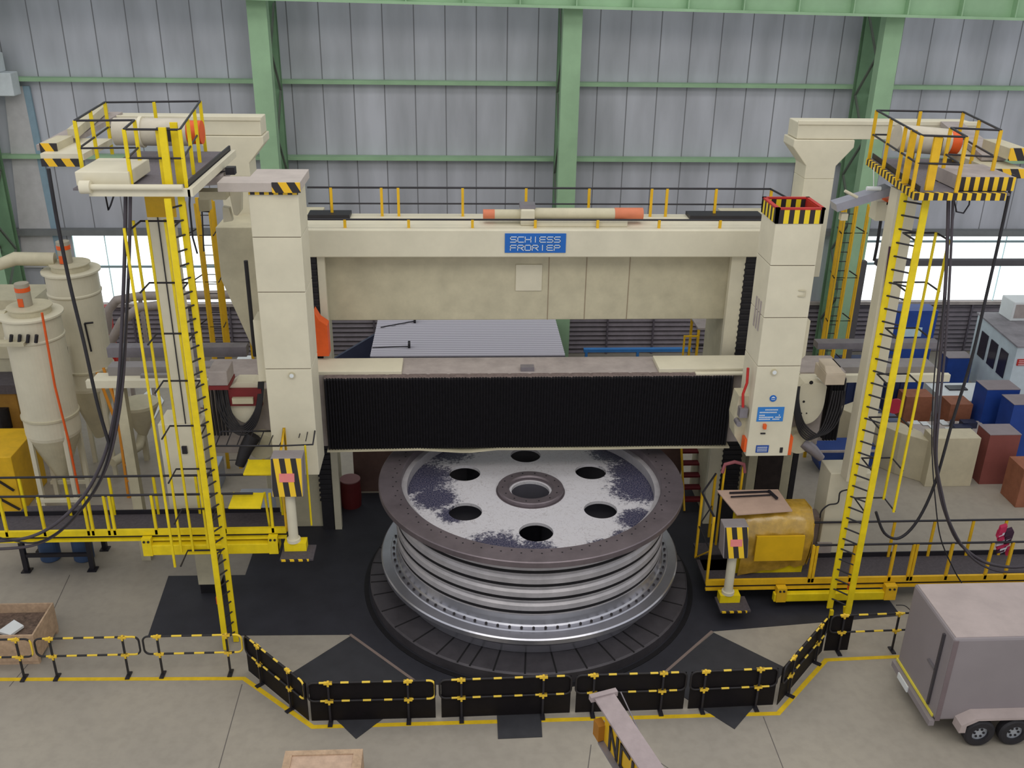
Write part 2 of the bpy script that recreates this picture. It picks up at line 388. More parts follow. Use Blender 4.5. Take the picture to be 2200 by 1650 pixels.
struct('trim_15', strip([zf(1530, 1357), zf(1410, 1462)], .07, .012, .02), SEAM)

# ------------------------------------------------------------------ turntable and the great spool
CX, CY = 1.83, 21.9
t = thing('turntable', 'round dark slotted turntable under the steel spool', 'turntable', (CX, CY, .012))
TT = mat('table_steel', (84, 80, 84), .5, .3, noise=.25, nscale=2)
mb = MB(); mb.lathe([(.0001, .02), (4.25, .02), (4.25, .27), (4.2, .3), (.0001, .3)], (CX, CY, 0), 128)
obj('table_plate', mb, TT, t)
mb = MB()
for i in range(36):
    a = 2*PI*(i+.5)/36
    offs = (0,) if i % 6 else (-.16, .16)
    for of in offs:
        d = Vector((math.cos(a), math.sin(a), 0)); n = Vector((-d.y, d.x, 0)); c = Vector((CX, CY, .302))+n*of
        mb.obox(c+d*3.75, d*.48, n*.02, (0, 0, .003))
each('slot', mb, mat('slot_black', (26, 24, 26), .8), t)
mb = MB().lathe([(4.3, .013), (4.42, .013), (4.42, .03), (4.3, .03)], (CX, CY, 0), 96)
obj('edge_ring', mb, BEL, t)
# spool
WEB = bpy.data.materials.new('spool_web'); WEB.use_nodes = True
def web_nodes():
    nt = WEB.node_tree; b = nt.nodes['Principled BSDF']; b.inputs['Roughness'].default_value = .5
    N = nt.nodes.new; L = nt.links.new
    tc = N('ShaderNodeTexCoord'); n = N('ShaderNodeTexNoise'); n.inputs['Scale'].default_value = 9; n.inputs['Detail'].default_value = 10; n.inputs['Roughness'].default_value = .8
    L(tc.outputs['Object'], n.inputs['Vector'])
    acc = None
    # piles of metal swarf: (x, y, radius) on the disc
    for (x, y, r) in ((-2.95, .75, 1.15), (-1.0, -2.75, 1.0), (-.2, -2.95, .85), (-2.5, -.3, .75), (-2.0, -1.1, .5), (2.9, .1, 1.0), (3.0, 1.0, 1.05), (-2.2, 2.4, 1.0), (2.5, 2.1, .85), (1.6, -2.8, .6), (2.6, -1.5, .65), (2.2, -2.3, .5)):
        d = N('ShaderNodeVectorMath'); d.operation = 'DISTANCE'; d.inputs[1].default_value = (x, y, 2.4); L(tc.outputs['Object'], d.inputs[0])
        s = N('ShaderNodeMath'); s.operation = 'MULTIPLY_ADD'; s.inputs[1].default_value = -1/r; s.inputs[2].default_value = 1.0; L(d.outputs['Value'], s.inputs[0])
        if acc is None: acc = s
        else:
            mx = N('ShaderNodeMath'); mx.operation = 'MAXIMUM'; L(acc.outputs[0], mx.inputs[0]); L(s.outputs[0], mx.inputs[1]); acc = mx
    ad = N('ShaderNodeMath'); ad.operation = 'MULTIPLY_ADD'; L(n.outputs['Fac'], ad.inputs[0]); ad.inputs[1].default_value = 2.2; L(acc.outputs[0], ad.inputs[2])
    r = N('ShaderNodeValToRGB'); r.color_ramp.elements[0].position = 0; r.color_ramp.elements[1].position = 1
    mr = N('ShaderNodeMapRange'); mr.inputs['From Min'].default_value = 1.2; mr.inputs['From Max'].default_value = 1.45; L(ad.outputs[0], mr.inputs['Value']); L(mr.outputs[0], r.inputs['Fac'])
    n2 = N('ShaderNodeTexNoise'); n2.inputs['Scale'].default_value = 30; n2.inputs['Detail'].default_value = 4; L(tc.outputs['Object'], n2.inputs['Vector'])
    r2 = N('ShaderNodeValToRGB'); r2.color_ramp.elements[0].color = lin((20, 30, 62)); r2.color_ramp.elements[1].color = lin((104, 98, 112)); r2.color_ramp.elements[0].position = .4; r2.color_ramp.elements[1].position = .65
    L(n2.outputs['Fac'], r2.inputs['Fac'])
    # thin scattered curls
    n3 = N('ShaderNodeTexNoise'); n3.inputs['Scale'].default_value = 2.2; n3.inputs['Detail'].default_value = 5; n3.inputs['Distortion'].default_value = 3.5; L(tc.outputs['Object'], n3.inputs['Vector'])
    r3 = N('ShaderNodeValToRGB'); e = r3.color_ramp.elements; e[0].position = .49; e[0].color = (1, 1, 1, 1); e[1].position = .51; e[1].color = (1, 1, 1, 1)
    k_ = e.new(.5); k_.color = (.55, .5, .48, 1)
    L(n3.outputs['Fac'], r3.inputs['Fac'])
    m1 = N('ShaderNodeMix'); m1.data_type = 'RGBA'; m1.blend_type = 'MULTIPLY'; m1.inputs[0].default_value = 1; m1.inputs[6].default_value = lin((200, 197, 200)); L(r3.outputs['Color'], m1.inputs[7])
    m2 = N('ShaderNodeMix'); m2.data_type = 'RGBA'; L(r.outputs['Color'], m2.inputs[0]); L(m1.outputs[2], m2.inputs[6]); L(r2.outputs['Color'], m2.inputs[7])
    L(m2.outputs[2], b.inputs['Base Color'])
web_nodes()
MET = mat('machined_steel', (182, 178, 180), .38, .25, noise=.18, nscale=2.2)
MET2 = mat('turned_steel_bright', (200, 200, 208), .28, .85, noise=.1, nscale=1.5)
MET3 = mat('worn_flange', (122, 112, 116), .42, .6, noise=.25, nscale=1.2)
t = thing('grooved_drum', 'huge grooved steel drum wheel with six round holes lying on the turntable', 'steel drum', (CX, CY, .3))
HOLE = [(CX+1.97*math.cos(-PI/2+i*PI/3), CY+1.97*math.sin(-PI/2+i*PI/3), .42) for i in range(6)]
mb = MB(); holed(mb, 3.36, HOLE+[(CX, CY, .5)], 2.62, 2.7, (CX, CY))
tagw = obj('web_disc', mb, WEB, t)
mb = MB(); mb.lathe([(3.34, 2.62), (3.34, 3.12), (3.37, 3.15), (3.9, 3.15), (3.92, 3.13), (3.92, 3.0), (3.88, 2.97), (3.5, 2.93), (3.42, 2.8), (3.42, 2.62)], (CX, CY, 0), 160)
for i in range(96):
    a = 2*PI*i/96; r = 3.47 if i % 2 else 3.56
    mb.cyl((CX+r*math.cos(a), CY+r*math.sin(a), 3.148), (CX+r*math.cos(a), CY+r*math.sin(a), 3.153), .022, n=8, m=1)
obj('top_flange', mb, [MET3, BEL], t)
prof = [(3.2, 2.95), (3.4, 2.95), (3.44, 2.8)]
for i in range(4):
    z1 = 2.64-i*.375; prof += [(3.49, z1+.12), (3.5, z1), (3.40, z1-.01), (3.40, z1-.08), (3.5, z1-.09), (3.5, z1-.11), (3.45, z1-.12), (3.44, z1-.2)]
prof += [(3.44, 1.3), (3.2, 1.3)]
mb = MB().lathe(prof, (CX, CY, 0), 160); obj('drum_wall', mb, MET, t)
for i in range(4):
    z1 = 2.64-i*.375; obj('groove', MB().lathe([(3.405, z1-.085), (3.49, z1-.085), (3.49, z1-.005), (3.405, z1-.005)], (CX, CY, 0), 160), BEL, t)
mb = MB(); mb.lathe([(3.2, 1.35), (3.44, 1.35), (3.47, 1.24), (3.5, 1.12), (3.54, 1.09), (3.66, 1.08), (3.68, 1.05), (3.9, 1.03), (3.93, 1.0), (3.92, .88), (3.86, .85), (3.6, .8), (3.5, .5), (3.5, .31), (3.2, .31)], (CX, CY, 0), 160)
obj('bottom_flange', mb, MET2, t)
bolt = MB()
for i in range(80):
    a = 2*PI*(i+.5)/80; r = 3.6; bolt.cyl((CX+r*math.cos(a), CY+r*math.sin(a), 1.08), (CX+r*math.cos(a), CY+r*math.sin(a), 1.13), .032, n=6)
o = obj('flange_bolt', bolt, mat('bolt_dark', (52, 48, 50), .7), t); o['kind'] = 'stuff'
mb = MB(); mb.lathe([(.56, 2.4), (.56, 2.78), (.6, 2.82), (.83, 2.82), (.86, 2.8), (.86, 2.701), (.9, 2.70), (.9, 2.6), (.7, 2.4)], (CX, CY, 0), 80)
for i in range(14):
    a = 2*PI*i/14; r = .73; mb.cyl((CX+r*math.cos(a), CY+r*math.sin(a), 2.818), (CX+r*math.cos(a), CY+r*math.sin(a), 2.824), .022, n=8, m=1)
obj('hub_ring', mb, [MET3, BEL], t)
mb = MB(); mb.lathe([(.5, .5), (.57, .5), (.57, 2.62), (.5, 2.62)], (CX, CY, 0), 60); obj('hub_tube', mb, mat('bore_dark', (96, 94, 102), .5, .3), t)
mb = MB(); holed(mb, 3.2, [(CX, CY, .5)], .4, .5, (CX, CY)); obj('bottom_disc', mb, mat('inner_dark', (70, 68, 74), .6), t)
mb = MB()
for i in range(6):
    a = i*PI/3-PI/3; d = Vector((math.cos(a), math.sin(a), 0)); n = Vector((-d.y, d.x, 0)); mb.obox(Vector((CX, CY, 1.5))+d*1.9, d*1.3, n*.03, (0, 0, 1.0))
obj('rib_plate', mb, mat('rib_grey', (120, 118, 126), .5), t)

# ------------------------------------------------------------------ gantry frame: uprights, bridge, tie beam
t = thing('machine_gantry', 'cream machine gantry with bridge beam carrying a blue nameplate', 'machine', (1.85, 25, .012))
XL0, XR0 = at(662, 552, Y=24.2).x, at(1640, 553, Y=24.2).x
ZB0, ZB1 = at(1100, 553, Y=24.2).z, at(1100, 494, Y=24.2).z
obj('bridge_beam', MB().box(-4.6, 9.2, 24.2, 25.9, ZB0, ZB1), CREAM, t, bevel=.03)
# tie panel under the bridge
zt0 = at(1100, 687, Y=24.9).z
mb = MB().box(-4.0, 8.0, 24.9, 26.0, zt0, ZB0-.002)
obj('tie_beam', mb, CREAM2, t, bevel=.02)
p, q = at(1108, 568, Y=24.88), at(1164, 625, Y=24.88)
obj('access_cover', MB().box(p.x, q.x, 24.86, 24.9, q.z, p.z), CREAM, t, bevel=.02)
mb = MB()
for px in (1178, 1258, 1350): x = at(px, 620, Y=24.89).x; mb.box(x-.012, x+.012, 24.892, 24.9, zt0, ZB0)
each('weld_seam', mb, mat('seam_brown', (150, 135, 112), .7), t)
BELW = BEL
def upright(s, xi, xo, label_x):
    # s=+1 right, -1 left; xi inner edge, xo outer edge
    a, b_ = min(xi, xo), max(xi, xo)
    if s > 0: m_ = MB().box(a, b_, 24.6, 26.8, .012, 9.0)
    else:
        m_ = MB().prism([(b_, 24.6, .012), (b_, 24.6, 9.0), (a-.1, 24.6, 9.0), (a-.1, 24.6, 7.6), (a+.55, 24.6, 5.6), (a+.55, 24.6, .012)], (0, 2.2, 0))
    return obj('upright', m_, CREAM2, t, bevel=.02)
upright(1, 7.35, at(1742, 620, Y=24.6).x, 0); upright(-1, -3.7, -6.1, 0)
# guideways on the front of each upright: cream strip, black bellows strip
for (xa, xb, mm, nm) in ((at(1567, 600, Y=24.45).x, at(1597, 600, Y=24.45).x, CREAM, 'guide_rail'), (at(1598, 600, Y=24.45).x, at(1640, 600, Y=24.45).x, RUB, 'guide_bellows'),
                         (at(684, 600, Y=24.45).x, at(700, 600, Y=24.45).x, CREAM, 'guide_rail'), (at(655, 600, Y=24.45).x, at(682, 600, Y=24.45).x, RUB, 'guide_bellows')):
    mb = MB().box(xa, xb, 24.42, 24.6, .012, ZB0-.01)
    if nm == 'guide_bellows':
        z = 1.0
        while z < 8.2: mb.box(xa-.03, xb+.01, 24.38, 24.44, z, z+.06); z += .16
    obj(nm, mb, mm, t)
# extra front guides seen below the right ram
for (xa, xb, mm) in ((8.35, 8.6, CREAM2), (8.62, 9.35, mat('brown_bellows', (52, 42, 40), .7, noise=.4, nscale=5)), (9.36, 9.62, CREAM2), (9.64, 9.8, RUB)):
    obj('guide_rail', MB().box(xa, xb, 24.3, 24.6, .012, 5.0), mm, t)
# T columns rising behind
def tcol(x0, x1, s):
    m_ = MB(); zt = 11.0; y0, y1 = 26.0, 26.9
    m_.box(x0, x1, y0, y1, 7.2, 10.0)
    m_.prism([(x0, y0, 10.0), (x0, y0, 10.35), (x0-.42, y0, 10.85), (x0-.42, y0, 11.05), (x1+.42, y0, 11.05), (x1+.42, y0, 10.85), (x1, y0, 10.35), (x1, y0, 10.0)], (0, y1-y0, 0))
    return m_
obj('head_column', tcol(at(470, 350, Y=26).x, at(535, 350, Y=26).x, -1), CREAM, t, bevel=.02)
obj('head_column', tcol(at(1733, 350, Y=26).x, at(1797, 350, Y=26).x, 1), CREAM, t, bevel=.02)
xa = at(232, 270, Y=26.2).x; xb = at(562, 270, Y=26.2).x
mb = MB().box(xa, xb, 26.05, 26.85, 11.06, 11.5); mb.box(xa-.02, xb+.03, 26.0, 26.05, 11.44, 11.56); obj('head_beam', mb, CREAM, t, bevel=.02)
xa2 = at(1710, 280, Y=26.2).x; xb2 = 14.0
mb = MB().box(xa2, xb2, 26.05, 26.85, 11.06, 11.5); mb.box(xa2-.03, xb2, 26.0, 26.05, 11.44, 11.56); obj('head_beam', mb, CREAM, t, bevel=.02)
# nameplate
p, q = at(1085, 502, Y=24.17), at(1215, 543, Y=24.17)
npl = obj('nameplate', MB().box(p.x, q.x, 24.17, 24.2, q.z, p.z), SIGNB, t)
mb = MB(); hgt = (p.z-q.z); wd = q.x-p.x
lw = .094*wd; gp = lw*.24
text(mb, 'SCHIESS', (p.x+wd*.09, 24.165, q.z+hgt*.56), (1, 0, 0), (0, 0, 1), lw, hgt*.27, gp*1.15, .018)
text(mb, 'FRORIEP', (p.x+wd*.09, 24.165, q.z+hgt*.13), (1, 0, 0), (0, 0, 1), lw, hgt*.27, gp*1.15, .018)
obj('lettering', mb, WHITE, npl)
# rear and front guard rails of the bridge
YR = 25.6; zb = ZB1
ztop = at(1100, 404, Y=YR).z; zmid = at(1100, 438, Y=YR).z
xl, xr = at(660, 403, Y=YR).x, at(1655, 408, Y=YR).x
mb = MB(); mb.tube([(xl, YR, ztop), (xr, YR, ztop)], .028); mb.tube([(xl, YR, zmid), (xr, YR, zmid)], .022)
mb.tube([(xr, YR, ztop), (xr+.15, 24.4, ztop)], .028)
obj('guard_rail', mb, BLK, t)
for px in (712, 820, 856, 994, 1130, 1265, 1399, 1432, 1537, 1655):
    x = at(px, 430, Y=YR).x; obj('rail_post', MB().box(x-.035, x+.035, YR-.03, YR+.03, zb, ztop), YEL2, t)
zf2 = at(1100, 471, Y=24.45).z
obj('guard_rail', MB().tube([(xl, 24.4, zf2), (at(1640, 475, Y=24.4).x, 24.4, zf2)], .026), BLK, t)
for px in (741, 878, 1015, 1150, 1284, 1416, 1547):
    x = at(px, 482, Y=24.4).x; obj('rail_post', MB().box(x-.035, x+.035, 24.37, 24.43, zb, zf2), YEL2, t)
# walk grating pieces at both ends of the bridge top
obj('grating', MB().box(xl, xl+1.1, 25.3, 25.85, zb+.001, zb+.1), BLK, t)
obj('grating', MB().box(xr-2.2, xr-.2, 25.3, 25.85, zb+.001, zb+.1), BLK, t)
# drive on top of the bridge
dr = obj('drive_gearbox', MB().box(1.62, 1.98, 24.6, 25.2, zb, zb+.42), CREAM, t, bevel=.03)
obj('gearbox_cap', MB().box(1.6, 2.0, 24.7, 25.1, zb+.42, zb+.52), STEEL, dr)
mb = MB(); mb.cyl((1.98, 24.9, zb+.24), (4.1, 24.9, zb+.24), .16); mb.cyl((.95, 24.9, zb+.22), (1.62, 24.9, zb+.22), .14); each('drive_motor', mb, CREAM2, dr)
mb = MB(); mb.cyl((4.1, 24.9, zb+.24), (4.85, 24.9, zb+.24), .17); mb.cyl((.65, 24.9, zb+.22), (.95, 24.9, zb+.22), .14); each('motor_cap', mb, mat('faded_orange', (205, 120, 85), .6), dr)
obj('shaft_cover', MB().box(1.98, 4.4, 24.5, 24.7, zb, zb+.16), CREAM, t, bevel=.02)
# orange hood on left guideway
mb = MB().prism([(-3.75, 24.2, 5.75), (-3.75, 24.2, 7.0), (-3.62, 24.2, 6.75), (-3.42, 24.2, 6.6), (-3.42, 24.2, 5.75)], (0, -.4, 0)); obj('orange_hood', mb, ORA, t)

# ------------------------------------------------------------------ crossrail
t = thing('crossrail', 'horizontal grey-topped crossrail with black pleated bellows across its front', 'machine beam', (1.85, 23.3, 3.3))
XBL, XBR = at(700, 880, Y=22.8).x, at(1568, 880, Y=22.8).x
ZT = 5.55; ZBm = at(1100, 962, Y=22.8).z
obj('beam', MB().box(-6.6, 10.2, 23.0, 24.15, 3.5, ZT), DUST, t, bevel=.02)
def bellows(x0, x1, y, z0, z1, nm='bellows', top=True):
    n = int((x1-x0)/.075); mb = MB(); v = []; 
    for i in range(2*n+1):
        x = x0+(x1-x0)*i/(2*n); yy = y+(.0 if i % 2 else .05); zt = z1+(.01 if (i//2) % 7 else -.004)
        v += [(x, yy, z0), (x, yy, zt-.04), (x, yy+.03, zt), (x, y+.3, zt+.005)]
    f = [(4*i+k, 4*i+4+k, 4*i+5+k, 4*i+1+k) for i in range(2*n) for k in range(3)]
    mm = [0 if k < 2 else 1 for i in range(2*n) for k in range(3)]
    o = len(mb.v); mb.v += v
    mb.f += f; mb.m += mm; mb.sm += [False]*len(f)
    mb.box(x0, x1, y+.12, y+.28, z0+.02, z1-.02)
    return obj(nm, mb, [BEL, mat('bellows_dusty', (112, 98, 94), .9, noise=.3, nscale=8)], t)
bellows(XBL, XBR, 22.72, ZBm+.04, ZT)
bellows(-5.95, -5.3, 22.72, ZBm+.3, ZT-.15)
bellows(at(1775, 880, Y=22.8).x, 10.15, 22.72, ZBm+.15, ZT-.1)
mb = MB(); pts = []
for (px, py) in ((703, 972), (800, 970), (900, 968), (990, 973), (1010, 973), (1070, 967), (1140, 967), (1300, 966), (1400, 964), (1567, 963)): pts.append(at(px, py, Y=22.68))
for a_, b_ in zip(pts, pts[1:]): mb.prism([a_, b_, b_+Vector((0, 0, .035)), a_+Vector((0, 0, .035))], (0, .3, 0))
obj('bottom_lip', mb, CREAM2, t)
# raised covers near the rams and the long cable trays to both sides
p, q = at(690, 770, Y=23.6), at(863, 770, Y=23.6)
mb = MB().box(-4.4, at(863, 775, Y=23.2).x, 23.0, 23.9, ZT, ZT+.1); obj('top_cover', mb, CREAM, t, bevel=.01)
mb = MB().box(at(1414, 775, Y=23.2).x, 8.9, 23.0, 23.9, ZT, ZT+.12); mb.box(at(1490, 775, Y=23.2).x, 8.9, 22.8, 22.95, ZT, ZT+.06); obj('top_cover', mb, CREAM, t, bevel=.01)
mb = MB(); mb.box(1.6, 1.95, 23.15, 23.35, ZT, ZT+.12); obj('sensor_box', mb, STEEL, t)
XTL, XTR = at(180, 790, Y=22.9).x, at(2045, 785, Y=22.9).x
mb = MB(); mb.box(XTL, -4.6, 22.85, 23.0, 5.3, 5.5); mb.box(XTL, -5, 23.0, 23.7, 5.3, 5.36); obj('cable_tray', mb, CREAM, t)
mb = MB(); mb.box(8.6, XTR, 22.85, 23.0, 5.3, 5.5); mb.box(9.6, XTR, 23.0, 23.7, 5.3, 5.36); obj('cable_tray', mb, CREAM, t)
mb = MB(); mb.box(at(232, 780, Y=23.6).x, -6.4, 23.5, 23.9, 5.36, 5.6); mb.box(at(300, 780, Y=23.3).x, -6.4, 23.2, 23.35, 5.36, 5.5); obj('cable_chain', mb, mat('chain_grey', (150, 145, 145), .5, .3), t)
mb = MB(); mb.box(10.0, XTR-.2, 23.3, 23.9, 5.36, 5.55); obj('cable_chain', mb, MATS['chain_grey'], t)
mb = MB(); mb.box(XTL+.6, XTL+.85, 23.0, 23.25, 0.0, 5.3); obj('support_post', mb, CREAM2, t)
mb = MB(); mb.box(at(235, 750, Y=24.6).x, -5.7, 24.4, 24.75, 5.5, 5.78); obj('cable_tray', mb, STEEL, t)
mb = MB(); mb.box(9.9, at(2010, 745, Y=24.6).x, 24.4, 24.75, 5.62, 5.8); obj('cable_tray', mb, STEEL, t)

# ------------------------------------------------------------------ rams
def seams(x0, x1, y0, y1, zs, mm, par):
    mb = MB()
    for a_, b_ in zip(zs, zs[1:]): mb.box(x0, x1, y0, y1, a_+.008, b_-.008)
    mb.box(x0+.02, x1-.02, y0+.02, y1-.02, zs[0]+.01, zs[-1]-.01, 1)
    return obj('ram_housing', mb, [mm, mat('seam_dark', (110, 100, 88), .8)], par, bevel=.012)
RR = thing('machine_ram', 'right vertical cream ram with blue notices and a striped open top', 'machine ram', (7.67, 21.6, 4.1), 'rams of the machine')
zs = [4.1] + [at(1650, y, Y=21.05).z for y in (787, 683, 571)] + [10.08]
seams(7.14, 8.2, 21.05, 22.12, zs, CREAM, RR)
mb = MB()
for (a_, b_, c_, d_) in ((7.12, 8.22, 21.03, 21.1), (7.12, 8.22, 22.07, 22.14), (7.12, 7.19, 21.03, 22.14), (8.15, 8.22, 21.03, 22.14)): mb.box(a_, b_, c_, d_, 10.04, 10.36)
obj('striped_collar', mb, HAZ_V, RR)
mb = MB()
for (a_, b_, c_, d_) in ((7.11, 8.23, 21.02, 21.11), (7.11, 8.23, 22.06, 22.15), (7.11, 7.2, 21.02, 22.15), (8.14, 8.23, 21.02, 22.15)): mb.box(a_, b_, c_, d_, 10.36, 10.4)
mb.box(8.13, 8.15, 21.1, 22.07, 10.05, 10.36)
obj('red_rim', mb, RED, RR)
obj('opening_floor', MB().box(7.19, 8.15, 21.1, 22.07, 10.0, 10.09), BEL, RR)
zc = at(1750, 683, Y=21.7).z; zd = at(1720, 805, Y=21.7).z
mb = MB().prism([(8.2, 21.5, zc), (8.45, 21.5, zc), (8.45, 21.5, zd+.6), (8.32, 21.5, zd+.45), (8.32, 21.5, zd), (8.2, 21.5, zd)], (0, .6, 0)); obj('side_cover', mb, CREAM, RR)
def quadpx(mb, pts, Y, th=.02, m=0): mb.prism([at(a_, b_, Y=Y) for a_, b_ in pts], (0, th, 0), m); return mb
# notices
mb = MB(); p, q = at(1629, 875, Y=21.04), at(1683, 905, Y=21.04); mb.box(p.x+.0, q.x-.02, 21.035, 21.05, q.z, p.z)
s1 = obj('notice_plate', mb, mat('notice_blue', (50, 125, 200), .5), RR)
mb = MB(); X0 = p.x; Wd = q.x-.02-p.x; Hh = p.z-q.z
for (fx, fw, fz) in ((.28, .5, .82), (.08, .7, .64), (.08, .22, .44), (.82, .1, .44), (.08, .55, .3), (.7, .22, .3), (.08, .45, .16), (.6, .3, .16)):
    n = int(fw/.055)
    for i in range(n): mb.box(X0+Wd*(fx+i*.055), X0+Wd*(fx+i*.055+.038), 21.03, 21.037, q.z+Hh*(fz-.04), q.z+Hh*(fz+.04))
obj('notice_text', mb, WHITE, s1)
mb = MB(); p, q = at(1625, 957, Y=21.04), at(1650, 972, Y=21.04); mb.box(p.x, q.x, 21.035, 21.05, q.z, p.z); s2 = obj('notice_plate', mb, mat('notice_navy', (35, 75, 155), .5), RR)
mb = MB()
for fz in (.25, .5, .75):
    for i in range(8): mb.box(p.x+(q.x-p.x)*(.1+i*.1), p.x+(q.x-p.x)*(.17+i*.1), 21.03, 21.037, q.z+(p.z-q.z)*(fz-.06), q.z+(p.z-q.z)*(fz+.06))
obj('notice_text', mb, WHITE, s2)
c_ = at(1661, 856, Y=21.04)
s3 = obj('safety_disc', MB().cyl((c_.x, 21.03, c_.z), (c_.x, 21.05, c_.z), .085, n=28), SIGNB, RR)
mb = MB(); mb.cyl((c_.x, 21.025, c_.z), (c_.x, 21.032, c_.z), .05, n=20); mb.box(c_.x-.045, c_.x+.045, 21.02, 21.026, c_.z-.012, c_.z+.018, 1); mb.box(c_.x-.05, c_.x+.05, 21.02, 21.026, c_.z-.05, c_.z-.03, 1)
obj('face_symbol', mb, [WHITE, SIGNB], s3)
c_ = at(1663, 799, Y=21.04); g_ = obj('round_gauge', MB().cyl((c_.x, 21.0, c_.z), (c_.x, 21.05, c_.z), .075, n=24), CREAM2, RR)
obj('gauge_dial', MB().cyl((c_.x, 20.99, c_.z), (c_.x, 21.0, c_.z), .05, n=20), WHITE, g_)
c_ = at(1642, 915, Y=21.04); obj('switch_box', MB().box(c_.x-.035, c_.x+.035, 20.96, 21.05, c_.z-.06, c_.z+.06), ORA, RR)
c_ = at(1639, 931, Y=21.04); obj('slot_handle', MB().box(c_.x-.06, c_.x+.06, 21.02, 21.05, c_.z-.015, c_.z+.015), BLK, RR)
c_ = at(1678, 967, Y=21.04); obj('cut_out', MB().box(c_.x-.03, c_.x+.04, 21.03, 21.05, c_.z-.07, c_.z+.07), RUB, RR)
c_ = at(1722, 630, Y=21.04); obj('lift_handle', MB().tube([(c_.x-.08, 21.03, c_.z+.07), (c_.x+.08, 21.0, c_.z+.07), (c_.x+.08, 21.0, c_.z-.07), (c_.x-.08, 21.03, c_.z-.07)], .012), CREAM2, RR)
mb = MB(); 
for i in range(3): mb.box(7.125, 7.14, 21.3+i*.18, 21.38+i*.18, 7.35, 8.1)
each('side_vent', mb, DUST, RR)
obj('orange_bumper', MB().box(7.08, 7.16, 21.1, 21.35, 4.2, 4.55), ORA, RR); obj('orange_bumper', MB().box(8.2, 8.3, 21.1, 21.4, 4.1, 4.6), ORA, RR)
mb = MB().prism([(7.14, 21.4, 4.15), (7.14, 21.4, 5.6), (6.9, 21.4, 5.6), (6.84, 21.4, 5.0), (6.9, 21.4, 4.5)], (0, .5, 0)); obj('side_bracket', mb, CREAM2, RR)
mb = MB(); mb.tube([(7.0, 21.3, 6.4), (7.02, 21.3, 6.0), (6.96, 21.32, 5.7), (7.0, 21.3, 5.3)], .035); obj('hydraulic_pipe', mb, RED, RR)
mb = MB(); mb.box(6.9, 7.1, 21.2, 21.4, 5.1, 5.35); mb.cyl((6.9, 21.15, 4.95), (6.9, 21.4, 4.95), .07, n=14); obj('valve_block', mb, STEEL, RR)
# saddle with half round plate, hood and hose bundle, right of the right ram
def arc_pl(cx, cz, rx, rz_top, rz_bot, n=20):
    pts = []
    for i in range(n+1):
        a = PI+PI*i/n; pts.append((cx+rx*math.cos(a), cz+rz_bot*math.sin(a)))
    pts += [(cx+rx, cz+rz_top*.8), (cx+rx*.6, cz+rz_top), (cx-rx*.4, cz+rz_top), (cx-rx, cz+rz_top*.5)]
    return pts
cpt = at(1737, 865, Y=22.0)
mb = MB().prism([(x, 22.0, z) for x, z in arc_pl(cpt.x, cpt.z, .42, .55, .62)], (0, .5, 0)); obj('saddle_plate', mb, CREAM, RR, bevel=.01)
for (px, py, r) in ((1727, 863, .03), (1743, 822, .05), (1722, 888, .018), (1733, 888, .018)):
    c2 = at(px, py, Y=21.99); obj('bore', MB().cyl((c2.x, 21.985, c2.z), (c2.x, 22.0, c2.z), r, n=14), BEL, RR)
mb = MB().box(cpt.x-.5, cpt.x+.52, 22.3, 22.7, 3.75, 5.5); obj('saddle', mb, DUST, RR, bevel=.02)
h0 = at(1792, 805, Y=21.7); mb = MB().box(h0.x-.28, h0.x+.22, 21.5, 22.3, h0.z-.2, h0.z+.1); mb.prism([(h0.x-.28, 21.5, h0.z+.1), (h0.x+.2, 21.5, h0.z+.1), (h0.x+.1, 21.75, h0.z+.22), (h0.x-.25, 21.75, h0.z+.22)], (0, .5, 0)); obj('hose_hood', mb, mat('hood_cream', (196, 182, 162), .6), RR, bevel=.02)
for i in range(6):
    of = i*.045
    pts = [at(1790+i*5, 840, Y=21.75), at(1780+i*6, 880, Y=21.72), at(1765+i*5, 920, Y=21.7), at(1740+i*4, 945-i*2, Y=21.7), at(1718+i*2, 930-i*4, Y=21.72), at(1706+i*2, 880-i*3, Y=21.75), at(1708+i*2, 830, Y=21.9)]
    obj('hose', MB().tube(smooth(pts), .022, 6), RUB, RR)
mb = MB(); c2 = at(1712, 945, Y=22.1); mb.cyl((c2.x, 21.9, c2.z), (c2.x, 22.3, c2.z), .3, n=26); obj('lower_disc', mb, CREAM2, RR)
mb = MB().tube([at(1725, 950, Y=22.0), at(1745, 965, Y=21.9), at(1765, 985, Y=21.85)], [.16, .15, .1], 12); obj('spindle_motor', mb, STEEL, RR)

LR = thing('machine_ram', 'left vertical cream ram with a striped cap beam on top', 'machine ram', (-3.98, 21.5, 3.7), 'rams of the machine')
zs = [3.75] + [at(610, y, Y=21.0).z for y in (793, 628)] + [at(600, 510, Y=21).z, 10.72]
seams(-4.52, -3.45, 21.0, 22.05, zs, CREAM, LR)
mb = MB().box(-5.12, -3.38, 20.85, 21.5, 10.76, 10.96); mb.box(-4.55, -3.38, 21.5, 22.3, 10.76, 10.96); obj('cap_beam', mb, mat('cap_dusty', (186, 176, 168), .7), LR, bevel=.01)
obj('striped_end', MB().box(-3.97, -3.37, 20.83, 20.86, 10.75, 10.97), HAZ_D, LR)
obj('striped_lip', MB().box(-4.5, -3.45, 20.95, 21.0, 10.68, 10.76), HAZ_T, LR)
c_ = at(627, 806, Y=20.99); g_ = obj('round_gauge', MB().cyl((c_.x, 20.95, c_.z), (c_.x, 21.0, c_.z), .075, n=24), CREAM2, LR)
obj('gauge_dial', MB().cyl((c_.x, 20.94, c_.z), (c_.x, 20.95, c_.z), .05, n=20), WHITE, g_)
za, zb_ = at(553, 685, Y=21.4).z, at(562, 815, Y=21.4).z
obj('side_cover', MB().box(-4.75, -4.52, 21.3, 21.9, zb_, za), CREAM, LR)
